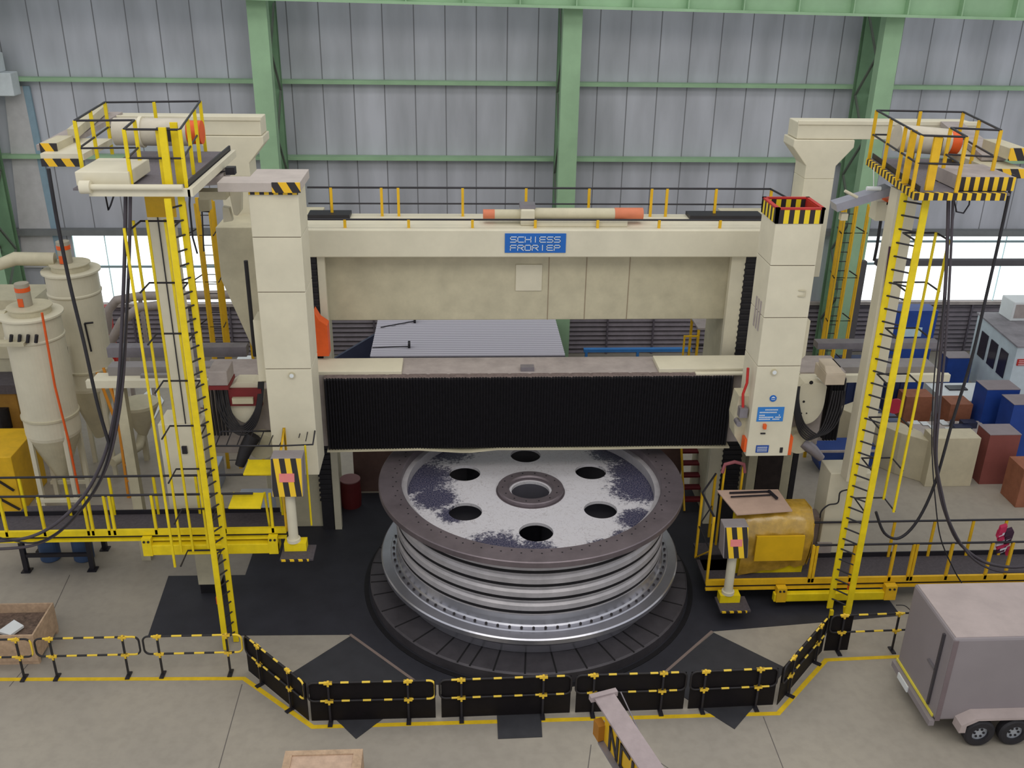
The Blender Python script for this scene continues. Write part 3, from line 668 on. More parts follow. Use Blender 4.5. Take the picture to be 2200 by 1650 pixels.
obj('guide_bar', MB().tube([at(528, 560, Y=22.3), at(548, 765, Y=22.3)], .05), RUB, LR)
cpt = at(524, 850, Y=21.9)
mb = MB().prism([(x, 21.9, z) for x, z in arc_pl(cpt.x, cpt.z, .42, .35, .75)], (0, .5, 0)); obj('saddle_plate', mb, CREAM, LR, bevel=.01)
mb = MB(); p = at(490, 835, Y=21.85); q = at(565, 870, Y=21.85); mb.box(p.x, q.x, 21.8, 21.9, q.z, p.z); mb.box(p.x+.1, q.x-.2, 21.7, 21.8, q.z+.1, q.z+.25, 1); obj('red_frame', mb, [mat('dark_red', (120, 35, 38), .6), CREAM2], LR)
obj('saddle', MB().box(cpt.x-.95, cpt.x+.55, 22.3, 22.7, 3.7, 5.5), DUST, LR, bevel=.02)
h0 = at(470, 812, Y=21.7); mb = MB().box(h0.x-.2, h0.x+.25, 21.5, 22.2, h0.z-.12, h0.z+.25); o = obj('hose_hood', mb, DUST, LR, bevel=.02)
obj('red_skirt', MB().box(h0.x-.21, h0.x+.26, 21.48, 22.22, h0.z-.22, h0.z-.12), MATS['dark_red'], o)
for i in range(6):
    pts = [at(462+i*5, 835, Y=21.8), at(470+i*5, 880, Y=21.75), at(488+i*4, 915-i*2, Y=21.72), at(520, 935-i*4, Y=21.7), at(548-i*2, 915-i*3, Y=21.72), at(562-i*2, 870, Y=21.75), at(566-i*2, 820, Y=21.9)]
    obj('hose', MB().tube(smooth(pts), .022, 6), RUB, LR)
for i in range(5): obj('hose', MB().tube([at(447+i*8, 835, Y=22.1), at(452+i*8, 880, Y=22.1), at(462+i*7, 935, Y=22.1)], .03, 6), RUB, LR)
mb = MB().tube([at(545, 935, Y=21.8), at(528, 965, Y=21.7), at(515, 1000, Y=21.6)], [.2, .17, .12], 12); obj('spindle_motor', mb, RUB, LR)
mb = MB().cyl(at(560, 960, Y=22.0), at(560, 960, Y=22.0)+Vector((0, .4, 0)), .35, n=24); obj('lower_disc', mb, CREAM2, LR)
# ------------------------------------------------------------------ access towers with platforms
def ladder(par, x0, x1, y0, y1, z0, z1, mm, rung_m, step=.3, flange=.15):
    for x, y in ((x0, y0), (x1, y1)):
        obj('ladder_rail', MB().box(x-flange/2, x+flange/2, y-.02, y+.02, z0, z1), mm, par)
    z = z0+.3; mb = MB()
    while z < z1-.1: mb.tube([(x0, y0, z), (x1, y1, z)], .02, 6); z += step
    each('rung', mb, rung_m, par)
def hoops(par, xa, xb, y, zs, mm, bars, out):
    """cage hoops standing out by the vector out from the side xa..xb"""
    mb = MB()
    for z in zs:
        mb.tube([(xa, y, z), (xa+out[0], y+out[1], z), (xb+out[0], y+out[1], z), (xb, y, z)], .022, 6)
    each('cage_hoop', mb, BLK, par)
    for (bx, by) in bars: obj('cage_bar', MB().box(bx-.025, bx+.025, by-.02, by+.02, zs[-1]-.02, zs[0]+.02), mm, par)

TL = thing('access_tower', 'left cream service tower with white-edged platform and yellow ladder', 'tower', (-6.6, 20.8, 0), 'service towers')
px_, py_ = -6.6, 21.35
obj('mast', MB().box(-6.85, -6.35, 21.4, 21.85, 5.0, 10.75), CREAM, TL, bevel=.01)
obj('mast_cable', MB().tube([(-6.62, 21.38, 5), (-6.62, 21.38, 10.3)], .014, 6), BLK, TL)
obj('mast_base', MB().box(-7.28, -6.25, 21.35, 22.2, 2.0, 5.0), CREAM, TL, bevel=.02)
obj('mast_foot', MB().box(-6.85, -6.3, 21.4, 21.9, .3, 2.0), CREAM2, TL); obj('base_shoe', MB().box(-6.82, -6.33, 21.42, 21.9, .012, .3), BEL, TL)
c_ = at(397, 966, Y=21.34); obj('latch', MB().box(c_.x-.06, c_.x+.06, 21.3, 21.35, c_.z-.1, c_.z+.1), BLK, TL)
LX0, LX1 = -5.68, -5.5
ladder(TL, LX0, LX1, 19.12, 19.42, .02, 11.02, YEL, BLK, flange=.13)
obj('head_plate', MB().box(-6.5, -5.9, 20.3, 20.36, 10.35, 10.95), YEL2, TL)
# safety cage to the left of the ladder
zs = [at(px, py, Y=19.5).z for px, py in ((330, 487), (346, 622), (366, 733), (385, 836), (401, 934), (417, 1028), (432, 1115), (447, 1205))]
hoops(TL, LX0-.05, LX0-.85, 19.3, zs, YEL, [(-6.66, 19.3), (-6.4, 19.95), (-6.05, 20.0), (-6.66, 19.9)], (0, .65))
# platform
DZ = 11.2
mb = MB(); mb.box(-7.55, -5.3, 19.35, 23.3, DZ-.08, DZ-.04)
obj('platform_deck', mb, mat('grey_grating', (112, 106, 110), .8, noise=.2, nscale=20), TL)
mb = MB(); mb.box(-7.2, -5.25, 19.2, 19.35, DZ-.16, DZ-.02); mb.prism([(-5.3, 19.2, DZ-.16), (-5.2, 19.2, DZ-.16), (-5.2, 19.2, DZ+.0), (-5.3, 19.2, DZ+.0)], (0, 4.1, 0)); obj('edge_beam', mb, CREAM, TL)
obj('kick_plate', MB().box(-5.36, -5.32, 19.4, 23.3, DZ-.04, DZ+.1), BLK, TL)
obj('front_box', MB().box(-7.45, -6.42, 19.3, 20.7, DZ+.02, DZ+.3), CREAM, TL, bevel=.02)
c_ = at(190, 402, Y=19.15); mb = MB().cyl((c_.x-.05, 19.15, c_.z), (c_.x+1.8, 19.15, c_.z), .06, n=12); mb.cyl((c_.x-.15, 19.15, c_.z-.0), (c_.x+.05, 19.15, c_.z), .13, n=16); obj('round_rail', mb, CREAM, TL)
RT0, RT1 = DZ+1.1, DZ+.55
c = [(-7.7, 20.4), (-7.95, 23.0), (-5.9, 23.3), (-5.36, 19.4), (-6.42, 19.4), (-6.55, 20.5)]
mb = MB()
for z, r in ((RT0, .024), (RT1, .022)):
    for i in range(6):
        a_, b_ = c[i], c[(i+1) % 6]; mb.tube([(a_[0], a_[1], z), (b_[0], b_[1], z)], r, 6)
obj('handrail', mb, BLK, TL)
for (x, y) in c + [(-7.83, 21.7), (-6.9, 23.15), (-5.72, 22.0), (-5.54, 20.7), (-5.82, 19.5)]:
    obj('rail_post', MB().box(x-.035, x+.035, y-.02, y+.02, DZ-.06, RT0), YEL, TL)
each('ladder_top', MB().box(-5.74, -5.6, 19.3, 19.36, DZ, RT0+.05).box(-5.6, -5.46, 19.6, 19.66, DZ, RT0+.1), YEL, TL)
mot = obj('winch_motor', MB().cyl((-7.6, 22.4, DZ+.55), (-6.0, 22.4, DZ+.55), .3, n=26), mat('motor_cream', (198, 190, 172), .5), TL)
obj('winch_band', MB().cyl((-7.05, 22.4, DZ+.55), (-6.98, 22.4, DZ+.55), .34, n=26), CREAM, mot); obj('vent_block', MB().box(-6.6, -6.2, 22.05, 22.12, DZ+.4, DZ+.7), BLK, mot)
obj('motor_cap', MB().cyl((-6.0, 22.4, DZ+.55), (-5.7, 22.4, DZ+.55), .26, n=20), ORA, mot)
# arms coming forward from the head beam to the striped ends
mb = MB().obox((-8.95, 24.2, 11.5), (-.1, 2.4, 0), (.28, 0, 0), (0, 0, .06)); obj('arm_beam', mb, DUST, TL)
mb = MB().obox((-8.85, 24.4, 11.7), (-.3, 2.0, 0), (.1, 0, 0), (0, 0, .1)); obj('arm_rail', mb, CREAM2, TL)
p = at(85, 310, Y=21.4); q = at(113, 328, Y=21.4)
e1 = obj('pulley_box', MB().box(p.x-.0, p.x+.34, 21.42, 22.4, q.z, p.z+.02), CREAM2, TL, bevel=.01); obj('striped_end', MB().box(p.x-.01, p.x+.35, 21.4, 21.42, q.z, p.z+.02), HAZ_D, e1)
p = at(87, 341, Y=21.1); q = at(172, 358, Y=21.1)
obj('arm_plate', MB().box(p.x, q.x+.1, 21.12, 23.0, p.z-.03, p.z+.1), CREAM, TL); obj('striped_end', MB().box(p.x, q.x, 21.09, 21.12, q.z, p.z), HAZ_D, TL)
# bent cable loop under the platform
obj('cable_loop', MB().tube([at(225, 413, Y=19.6), at(233, 452, Y=19.6), at(238, 440, Y=19.6), at(247, 412, Y=19.6)], .018, 6), BLK, TL)
# machinery between the tower and the ram
mb = MB(); p = at(385, 415, Y=22.3); q = at(408, 430, Y=22.3)
mb.obox(at(432, 382, Y=22), (.55, 0, .05), (0, .5, 0), (0, 0, .09)); obj('pulley_arm', mb, DUST, TL)
mb = MB().box(at(430, 400, Y=22).x, at(487, 400, Y=22).x, 21.8, 22.2, at(450, 425, Y=22).z, at(450, 408, Y=22).z); obj('limit_box', mb, CREAM2, TL)
obj('limit_box', MB().box(at(428, 430, Y=22.4).x, at(449, 430, Y=22.4).x, 22.3, 22.6, at(440, 452, Y=22.4).z, at(440, 425, Y=22.4).z), CREAM2, TL)
mb = MB().prism([at(490, 405, Y=22.2), at(517, 405, Y=22.2), at(517, 455, Y=22.2), at(510, 464, Y=22.2), at(502, 462, Y=22.2)], (0, .3, 0)); obj('counter_lever', mb, CREAM, TL, bevel=.02)
mb = MB().prism([at(478, 445, Y=22.3), at(492, 448, Y=22.3), at(499, 475, Y=22.3), at(480, 478, Y=22.3)], (0, .2, 0)); obj('counter_lever', mb, CREAM, TL)
obj('cable', MB().tube([at(408, 400, Y=22), at(407, 440, Y=22), at(414, 510, Y=22), at(424, 545, Y=22)], .022, 6), BLK, TL)
obj('cable', MB().tube([at(450, 455, Y=22.1), at(434, 455, Y=22.1), at(438, 540, Y=22.1)], .018, 6), BLK, TL)
obj('camera_unit', MB().obox(at(496, 366, Y=21.9), (.1, 0, 0), (0, .1, 0), (0, 0, .08)).tube([at(496, 366, Y=21.9), at(420, 378, Y=21.9)], .012, 6), BLK, TL)

TR = thing('access_tower', 'right cream service tower with striped-edge platform and yellow ladder', 'tower', (9.9, 20.8, 0), 'service towers')
obj('mast', MB().box(at(1893, 613, Y=21.1).x, at(1893, 613, Y=21.1).x+.5, 21.1, 21.5, 3.3, 10.8), CREAM, TR, bevel=.01)
obj('mast_base', MB().box(9.62, 10.75, 21.55, 22.3, .012, 3.3), CREAM, TR, bevel=.02)
obj('mast_foot', MB().box(9.55, 9.95, 21.5, 21.56, .2, 1.2), DUST, TR)
RX0, RX1 = 9.40, 9.73
ladder(TR, RX0, RX1, 19.82, 19.48, .35, 11.02, YEL, BLK)
each('ladder_foot', MB().bar((9.4, 19.65, .02), (9.4, 19.67, .4), .08).bar((9.77, 19.6, .02), (9.73, 19.67, .5), .08), YEL, TR)
zs = [at(px, py, Y=19.9).z for px, py in ((1998, 512), (1978, 620), (1960, 720), (1940, 820), (1920, 914), (1895, 1003), (1875, 1090))]
hoops(TR, RX1+.05, RX1+.8, 19.7, zs, YEL, [(10.5, 19.7), (10.15, 20.35), (10.5, 20.3)], (0, .65))
c = [(9.3, 19.3), (9.75, 22.7), (11.75, 22.55), (11.3, 20.0), (10.35, 20.25), (10.15, 19.15)]
mb = MB()
for z, r in ((RT0, .024), (RT1, .022)):
    for i in range(6):
        a_, b_ = c[i], c[(i+1) % 6]; mb.tube([(a_[0], a_[1], z), (b_[0], b_[1], z)], r, 6)
obj('handrail', mb, BLK, TR)
for (x, y) in c + [(9.45, 20.4), (9.6, 21.5), (10.75, 22.6), (11.5, 21.3)]: obj('rail_post', MB().box(x-.035, x+.035, y-.02, y+.02, DZ-.04, RT0), YEL2, TR)
each('ladder_top', MB().box(9.55, 9.72, 19.25, 19.31, DZ, RT0).box(9.35, 9.48, 19.9, 19.96, DZ, RT0), YEL2, TR)
mb = MB().prism([(9.3, 19.25, DZ-.08), (9.78, 22.9, DZ-.08), (11.9, 22.9, DZ-.08), (11.3, 19.15, DZ-.08)], (0, 0, .04)); obj('platform_deck', mb, MATS['grey_grating'], TR)
obj('edge_beam', MB().box(9.36, 11.2, 19.1, 19.2, DZ-.17, DZ-.02), HAZ_T, TR)
mb = MB().prism([(9.36, 19.1, DZ-.17), (9.36, 19.1, DZ-.02), (9.28, 19.1, DZ-.02), (9.28, 19.1, DZ-.17)], (.45, 3.7, 0)); obj('edge_beam', mb, stripes('hazard_side', (0, 1, 0), .24, (232, 190, 30), (38, 30, 34)), TR)
obj('kick_plate', MB().prism([(9.4, 19.2, DZ-.02), (9.86, 22.8, DZ-.02), (9.88, 22.8, DZ-.02), (9.42, 19.2, DZ-.02)], (0, 0, .12)), BLK, TR)
fb = obj('front_box', MB().box(10.3, 11.45, 19.35, 20.7, DZ-.02, DZ+.26), DUST, TR); obj('striped_end', MB().box(10.29, 11.46, 19.33, 19.35, DZ-.02, DZ+.26), HAZ_T, fb)
mot = obj('winch_motor', MB().cyl((10.0, 22.0, DZ+.6), (11.2, 22.0, DZ+.5), .3, n=26), MATS['motor_cream'], TR)
obj('motor_cap', MB().cyl((11.2, 22.0, DZ+.5), (11.45, 22.0, DZ+.48), .26, n=20), ORA, mot); obj('vent_block', MB().box(10.75, 10.95, 21.66, 21.73, DZ+.35, DZ+.65), BLK, mot)
obj('arm_beam', MB().obox((12.6, 23.6, 11.5), (.65, 2.4, 0), (.28, 0, 0), (0, 0, .06)), DUST, TR)
e1 = obj('pulley_box', MB().box(12.0, 12.4, 20.7, 21.9, 11.55, 11.8), CREAM2, TR, bevel=.01); obj('striped_end', MB().box(11.99, 12.41, 20.67, 20.7, 11.54, 11.81), HAZ_D, e1)
obj('arm_plate', MB().box(11.5, 12.25, 20.4, 23.0, 11.3, 11.42), CREAM2, TR); obj('striped_end', MB().box(11.45, 12.3, 20.37, 20.4, 11.22, 11.42), HAZ_D, TR)
mb = MB().obox(at(1850, 425, Y=21.9), (.62, 0, .2), (0, .2, 0), (-.03, 0, .09)); obj('pulley_arm', mb, mat('bare_alu', (165, 165, 178), .35, .5), TR)
mb = MB().tube([at(1862, 405, Y=21.7), at(1892, 405, Y=21.7)], .05, 10).tube([at(1877, 403, Y=21.7), at(1877, 360, Y=21.7)], .012, 6); obj('arm_clamp', mb, WHITE, TR)
obj('arm_pin', MB().tube([at(1815, 410, Y=21.7), at(1842, 424, Y=21.7)], .035, 8), CREAM, TR)
obj('arm_end_box', MB().obox(at(1812, 465, Y=21.9), (.08, 0, 0), (0, .08, 0), (0, 0, .08)), CREAM, TR)
obj('hoist_block', MB().box(at(1878, 440, Y=22.2).x, at(1908, 440, Y=22.2).x, 22.0, 22.4, at(1890, 470, Y=22.2).z, at(1890, 430, Y=22.2).z), CREAM, TR)
obj('hoist_cap', MB().box(at(1898, 430, Y=22.2).x, at(1925, 430, Y=22.2).x, 22.0, 22.3, at(1910, 436, Y=22.2).z, at(1910, 424, Y=22.2).z), ORA, TR)
obj('hoist_cable', MB().tube([at(1893, 470, Y=22.2), at(1884, 530, Y=22.2), at(1878, 560, Y=22.2)], .04, 6), RUB, TR)
obj('cable_loop', MB().tube([at(2085, 418, Y=19.6), at(2082, 440, Y=19.6), at(2070, 458, Y=19.6), at(2055, 455, Y=19.6), at(2048, 420, Y=19.6)], .018, 6), BLK, TR)
obj('mast_cable', MB().tube([at(1912, 530, Y=21.05), at(1890, 700, Y=21.05), at(1860, 860, Y=21.05), at(1830, 1020, Y=21.05)], .025, 6), mat('dark_maroon', (70, 40, 60), .6), TR)

# ------------------------------------------------------------------ walkways
def rails(par, pts, z0, zt, zm, mm=BLK, r=.03):
    mb = MB(); mb.tube([(x, y, zt) for x, y in pts], r, 8)
    if zm: mb.tube([(x, y, zm) for x, y in pts], .02, 8)
    each('handrail', mb, mm, par)
WL = thing('walkway', 'raised yellow-edged walkway on the left in front of the dust collectors', 'walkway', (-8, 20.6, 2.6), 'raised walkways')
zd = 2.66; zr_ = 3.74
obj('deck', MB().box(-12.6, -4.2, 20.22, 21.1, zd-.06, zd), DECK, WL)
mb = MB().box(-12.6, -4.2, 20.14, 20.22, zd-.02, zd+.13); mb.box(-12.6, -4.2, 20.12, 20.2, zd-.16, zd-.1); each('edge_beam', mb, YEL, WL)
obj('edge_gap', MB().box(-12.6, -4.2, 20.2, 20.22, zd-.14, zd-.02), BLK, WL)
rails(WL, [(-12.6, 20.17), (-4.9, 20.17)], zd, zr_, None); rails(WL, [(-12.6, 21.08), (-4.5, 21.08)], zd, zr_, None)
obj('kick_rail', MB().box(-12.6, -4.5, 21.08, 21.11, zd, zd+.12), BLK, WL)
for px in (5, 88, 183, 193, 228, 240, 330, 480, 583): x = at(px, 1100, Y=20.17).x; obj('rail_post', MB().box(x-.03, x+.03, 20.14, 20.2, zd, zr_), YEL, WL)
for px in (48, 145, 240, 335, 425): x = at(px, 1065, Y=21.08).x; obj('rail_post', MB().box(x-.03, x+.03, 21.06, 21.11, zd, zr_), YEL, WL)
a_ = at(308, 1165, Y=20.1); b_ = at(598, 1160, Y=20.1)
tb = obj('trolley_beam', MB().box(a_.x, b_.x, 20.0, 20.4, zd-.5, zd-.22), YEL, WL, bevel=.02)
mb = MB().box(a_.x, a_.x+.22, 19.98, 20.12, zd-.5, zd-.02); mb.box(b_.x-.22, b_.x, 19.98, 20.12, zd-.5, zd-.02)
for x in (a_.x+.06, a_.x+.16, b_.x-.06, b_.x-.16): obj('bolt', MB().cyl((x, 19.96, zd-.1), (x, 19.98, zd-.1), .03, n=10), BLK, tb)
each('trolley_bracket', mb, YEL, tb)
# end of walkway near the ram: folding seats, striped control console on a column
each('side_frame', MB().tube([(-4.2, 20.2, zd), (-4.2, 20.2, zd+2.0), (-4.2, 21.0, zd+2.4), (-4.2, 21.0, zd)], .03, 6).tube([(-4.2, 20.2, zd+1), (-4.2, 21.0, zd+1)], .025, 6).tube([(-4.2, 20.2, zd), (-4.2, 21.0, zd+1)], .02, 6), YEL2, WL)
p = [at(x, y, Z=4.85) for x, y in ((475, 927), (613, 926), (600, 958), (463, 958))]
mb = MB(); q1, q2, q3, q4 = p
mb.tube(p+[p[0]], .022, 6)
for i in range(1, 6): f_ = i/6; mb.tube([q1.lerp(q2, f_), q4.lerp(q3, f_)], .014, 6)
r1 = at(628, 890, Z=5.1); r2 = at(682, 890, Z=5.1); r3 = at(672, 955, Z=4.85)
mb.tube([q2, r1, r2, r3, q3], .022, 6)
for i in range(1, 4): f_ = i/4; mb.tube([r1.lerp(r2, f_), q2.lerp(r3, f_)], .012, 6)
obj('top_grille', mb, BLK, WL)
each('grille_post', MB().tube([q3+Vector((.6, 0, 0)), Vector((q3.x+.6, q3.y, zd))], .025, 6).tube([r2, Vector((r2.x, r2.y, 4.0)), Vector((r2.x-.3, r2.y, 4.0))], .025, 6).tube([r1, Vector((r1.x, r1.y, 4.2))], .02, 6), YEL, WL)
def seat(px0, px1, py0, py1, z):
    a_, b_, c2, d_ = at(px0+12, py0, Z=z+.12), at(px1, py0, Z=z+.12), at(px1-8, py1, Z=z), at(px0, py1, Z=z)
    s = obj('folding_table', MB().prism([a_, b_, c2, d_], (0, 0, -.05)), YEL, WL, bevel=.01)
    obj('table_bracket', MB().bar(b_, Vector((b_.x+.05, b_.y, zd)), .05).bar(a_, a_+Vector((0, 0, -.3)), .03), YEL, s)
seat(490, 568, 1058, 1090, 3.55); seat(522, 592, 987, 1018, 4.1)
def console(label, cx, y, zfl, zpan, w_, h, off):
    t = thing('control_console', label, 'control console', (cx, y, zfl), 'control consoles')
    obj('foot_plate', MB().box(cx-.28, cx+.5, y-.45, y+.15, zfl-.05, zfl), DECK, t); obj('striped_edge', MB().box(cx-.25, cx+.4, y-.48, y-.45, zfl-.05, zfl), HAZ_T, t)
    obj('yellow_base', MB().box(cx-.22, cx+.3, y-.12, y+.15, zfl, zfl+.22), YEL, t)
    obj('column', MB().cyl((cx, y, zfl+.22), (cx, y, zpan), .115, n=24).cyl((cx, y, zfl+.22), (cx, y, zfl+.3), .16, n=24), CREAM, t)
    b = obj('console_box', MB().prism([(cx-w_/2, y-.25, zpan), (cx-w_/2, y+.25, zpan), (cx-w_/2, y+.35, zpan+h), (cx-w_/2, y-.05, zpan+h)], (w_, 0, 0)), mat('console_grey', (140, 132, 132), .6), t, bevel=.02)
    n = Vector((0, -h, .2)).normalized()
    lo = Vector((cx, y-.25, zpan)); hi = Vector((cx, y-.05, zpan+h)); mid = (lo+hi)/2+n*.008
    f = obj('striped_face', MB().obox(mid, (w_/2-.02, 0, 0), (hi-lo)/2*.97, n*.008), HAZ_P, t)
    obj('warning_label', MB().obox(mid+n*.012, (w_*.24, 0, 0), (hi-lo)/2*.22, n*.004), mat('label_pink', (226, 130, 125), .5), f)
    return t
console('grey console with striped face on a cream column at the left walkway end', at(626, 1100, Y=19.9).x, 19.9, 2.36, at(620, 1068, Y=19.65).z, .72, at(620, 984, Y=19.85).z-at(620, 1068, Y=19.65).z, 0)
# right walkway
WR = thing('walkway', 'low yellow-edged walkway on the right running out past the grey trailer', 'walkway', (10, 21, .75), 'raised walkways')
zd = .74; zr_ = 1.86
obj('deck', MB().box(6.3, 16.2, 20.45, 21.5, zd-.06, zd), DECK, WR)
each('edge_beam', MB().box(6.3, 16.2, 20.38, 20.45, zd-.04, zd+.12).box(6.3, 16.2, 20.36, 20.44, zd-.18, zd-.12), YEL2, WR)
obj('edge_gap', MB().box(6.3, 16.2, 20.43, 20.45, zd-.13, zd-.04), BLK, WR)
rails(WR, [(9.0, 20.41), (16.2, 20.41)], zd, zr_, None); rails(WR, [(8.9, 21.48), (16.2, 21.48)], zd, zr_, None)
obj('kick_rail', MB().box(6.4, 16.2, 21.49, 21.52, zd, zd+.14), BLK, WR)
for px in (1745, 1752, 1833, 1918, 1958, 1965, 2040, 2125, 2168): x = at(px, 1200, Y=20.41).x; obj('rail_post', MB().box(x-.035, x+.035, 20.38, 20.44, zd, zr_), YEL2, WR)
for px in (1740, 1913, 1998, 2080, 2150): x = at(px, 1170, Y=21.48).x; obj('rail_post', MB().box(x-.035, x+.035, 21.46, 21.5, zd, zr_), YEL2, WR)
a_ = at(1662, 1270, Y=20.3); b_ = at(1922, 1265, Y=20.3)
tb = obj('trolley_beam', MB().box(a_.x, b_.x, 20.2, 20.36, .28, .52), YEL, WR, bevel=.02)
mb = MB().box(a_.x+.05, a_.x+.3, 20.16, 20.34, .3, .72).box(b_.x-.3, b_.x, 20.16, 20.34, .3, .72)
for x in (a_.x+.12, a_.x+.22, b_.x-.08, b_.x-.2): obj('bolt', MB().cyl((x, 20.14, .64), (x, 20.16, .64), .03, n=10), BLK, tb)
each('trolley_bracket', mb, YEL2, tb)
# left end cage of right walkway
mb = MB()
e0 = [(6.32, 20.42), (6.3, 21.6), (6.9, 22.6)]
for (x, y) in e0: mb.box(x-.03, x+.03, y-.03, y+.03, zd, zd+2.0)
each('side_frame', mb, YEL2, WR); rails(WR, e0, zd, zd+2.0, zd+1.0)
obj('brace', MB().tube([(6.32, 20.42, zd+1), (6.3, 21.6, zd)], .02, 6), YEL2, WR)
mb = MB().box(6.4, 8.8, 21.0, 22.3, zd-.06, zd); obj('deck', mb, DECK, WR)
c2t = console('grey console with striped face beside the tarpaulin-covered desk', at(1573, 1200, Y=20.1).x, 20.1, .45, at(1590, 1200, Y=19.85).z, .62, at(1590, 1132, Y=20.05).z-at(1590, 1200, Y=19.85).z, 0)
# wrapped desk: cardboard on top, yellow cabinet, amber foil
t = thing('wrapped_desk', 'operator desk wrapped in amber plastic foil with cardboard on top', 'desk', (8.2, 21, .74))
FOIL = mat('amber_foil', (186, 148, 56), .22, noise=.35, nscale=3, bump=.6, spec=.8)
A = [at(1530, 1068, Z=2.75), at(1712, 1058, Z=2.75), at(1735, 1095, Z=2.6), at(1560, 1108, Z=2.6)]
x0, x1 = A[3].x, at(1735, 1150, Y=20.75).x
mb = MB(); n = 14
rows = [(21.55, 2.55), (21.0, 2.62), (20.72, 2.4), (20.6, 2.0), (20.62, 1.5), (20.75, 1.05)]
for i in range(n+1):
    for j, (y, z) in enumerate(rows):
        x = 7.0+(9.0-7.0)*i/n; jit = random.uniform(-.03, .03) if 0 < j else 0
        if j >= 4: x = 7.2+(8.95-7.2)*i/n
        mb.v.append((x, y+jit, z+(random.uniform(-.05, .05) if j else 0)-(.25*max(0, j-3)*(1-i/n)*.6 if j == 5 else 0)))
k_ = len(rows)
for i in range(n):
    for j in range(k_-1): mb.f.append((i*k_+j, (i+1)*k_+j, (i+1)*k_+j+1, i*k_+j+1)); mb.m.append(0); mb.sm.append(True)
mb.prism([(9.0, y, z) for y, z in rows]+[(9.0, 21.55, 1.1)], (.02, 0, 0))
o = obj('foil_wrap', mb, FOIL, t)
obj('desk_body', MB().prism([(7.15, 20.85, .74), (7.15, 20.75, 1.9), (7.15, 21.0, 2.45), (7.15, 21.5, 2.5), (7.15, 21.5, .74)], (1.8, 0, 0)), YEL, t)
a_ = at(1625, 1150, Y=20.58); b2 = at(1728, 1200, Y=20.58); obj('front_panel', MB().box(a_.x, b2.x-.1, 20.5, 20.56, b2.z, a_.z), mat('amber_panel', (215, 170, 25), .4), t)
tag_c = obj('cardboard_sheet', MB().prism([(6.72, 21.75, 2.7), (8.35, 21.75, 2.7), (8.42, 20.75, 2.66), (6.95, 20.6, 2.66)], (0, 0, .03)), mat('cardboard', (186, 158, 140), .85, noise=.12), t)
mb = MB().bar((7.0, 21.55, 2.76), (8.1, 21.6, 2.76), .04).bar((6.98, 21.35, 2.76), (8.05, 21.42, 2.76), .03).bar((8.05, 21.6, 2.78), (8.15, 21.2, 2.78), .06); each('clamp_bar', mb, BLK, t)
mb = MB().bar((7.0, 22.2, .74), (7.0, 22.2, 3.2), .05).bar((7.5, 22.2, .74), (7.5, 22.2, 3.2), .05).tube([(6.95, 22.2, 3.0), (7.0, 22.2, 3.25), (7.25, 22.2, 3.32), (7.5, 22.2, 3.25), (7.55, 22.2, 3.0)], .05, 8, 1); tag(obj('step_rail', mb, [YEL2, mat('pink_pad', (150, 85, 90), .7)]), 'yellow step rail with pink padded top behind the cardboard', 'rail')

# ------------------------------------------------------------------ barriers
ZTOP, ZMID = 1.1, .6
def barrier(p, q, label, panel=None, dash=DASH, posts=(.16, .84), group='black and yellow barrier sections'):
    p, q = Vector((p[0], p[1], 0)), Vector((q[0], q[1], 0)); L = (q-p).length; ang = math.atan2(q.y-p.y, q.x-p.x)
    t = thing('safety_barrier', label, 'barrier', (0, 0, 0), group)
    ORG[t.name] = Vector((0, 0, 0))
    r = .13; pts = []
    def arc(cx, cz, a0, a1):
        return [(cx+r*math.cos(a0+(a1-a0)*i/5), 0, cz+r*math.sin(a0+(a1-a0)*i/5)) for i in range(6)]
    g = .03
    pts = arc(g+r, ZTOP-r, PI, PI/2)+arc(L-g-r, ZTOP-r, PI/2, 0)+arc(L-g-r, ZMID+r, 0, -PI/2)+arc(g+r, ZMID+r, -PI/2, -PI)
    obj('rail_loop', MB().tube(pts+[pts[0]], .024, 8), dash, t)
    for f_ in posts:
        x = L*f_; mb = MB().box(x-.022, x+.022, -.04, -.005, .012, ZTOP-.02); pt = obj('post', mb, BLK if panel else POSTST, t)
        obj('post_foot', MB().box(x-.05, x+.05, -.16, .1, 0.0, .03), BLK, pt)
        mb = MB()
        for z in (ZTOP, ZMID): mb.prism([(x+a_*sx_, -.045, z+c_) for a_, c_, sx_ in ((.022, -.08, -1), (.022, -.026, -1), (.09, -.026, -1), (.09, .02, -1), (.022, .02, -1), (.022, .04, -1), (.022, .04, 1), (.022, .02, 1), (.09, .02, 1), (.09, -.026, 1), (.022, -.026, 1), (.022, -.08, 1))], (0, .07, 0))
        each('clamp', mb, mat('clamp_yellow', (232, 192, 60), .5), pt)
    if panel:
        obj('panel', MB().box(L*panel[0], L*panel[1], .03, .045, .03, ZTOP-.03), PANELBLK, t)
    t.location = p; t.rotation_euler = (0, 0, ang)
    return t
def fp(px, py): v = zf(px, py); return (v.x, v.y)
yL = zf(300, 1450).y
def lx(px): return at(px, 1378, Y=yL).x
barrier((lx(-140), yL), (lx(68), yL), 'open striped barrier section at the left edge beside the wooden crate')
barrier((lx(70), yL), (lx(301), yL), 'second open striped barrier section from the left')
barrier((lx(304), yL), (lx(522), yL), 'third open striped barrier section from the left, by the ladder foot')
barrier((lx(524), yL), fp(661, 1552), 'left slanting barrier section backed with a black panel', (0, 1), DASH2, (.25, .75))
fr = [(664, 1553), (943, 1546), (1231, 1535), (1474, 1527), (1667, 1518)]
labs = ['black-panelled barrier section along the front, leftmost of four', 'black-panelled front barrier section behind the small mat', 'black-panelled front barrier section behind the striped hoist beam', 'black-panelled front barrier section over the right diamond mat']
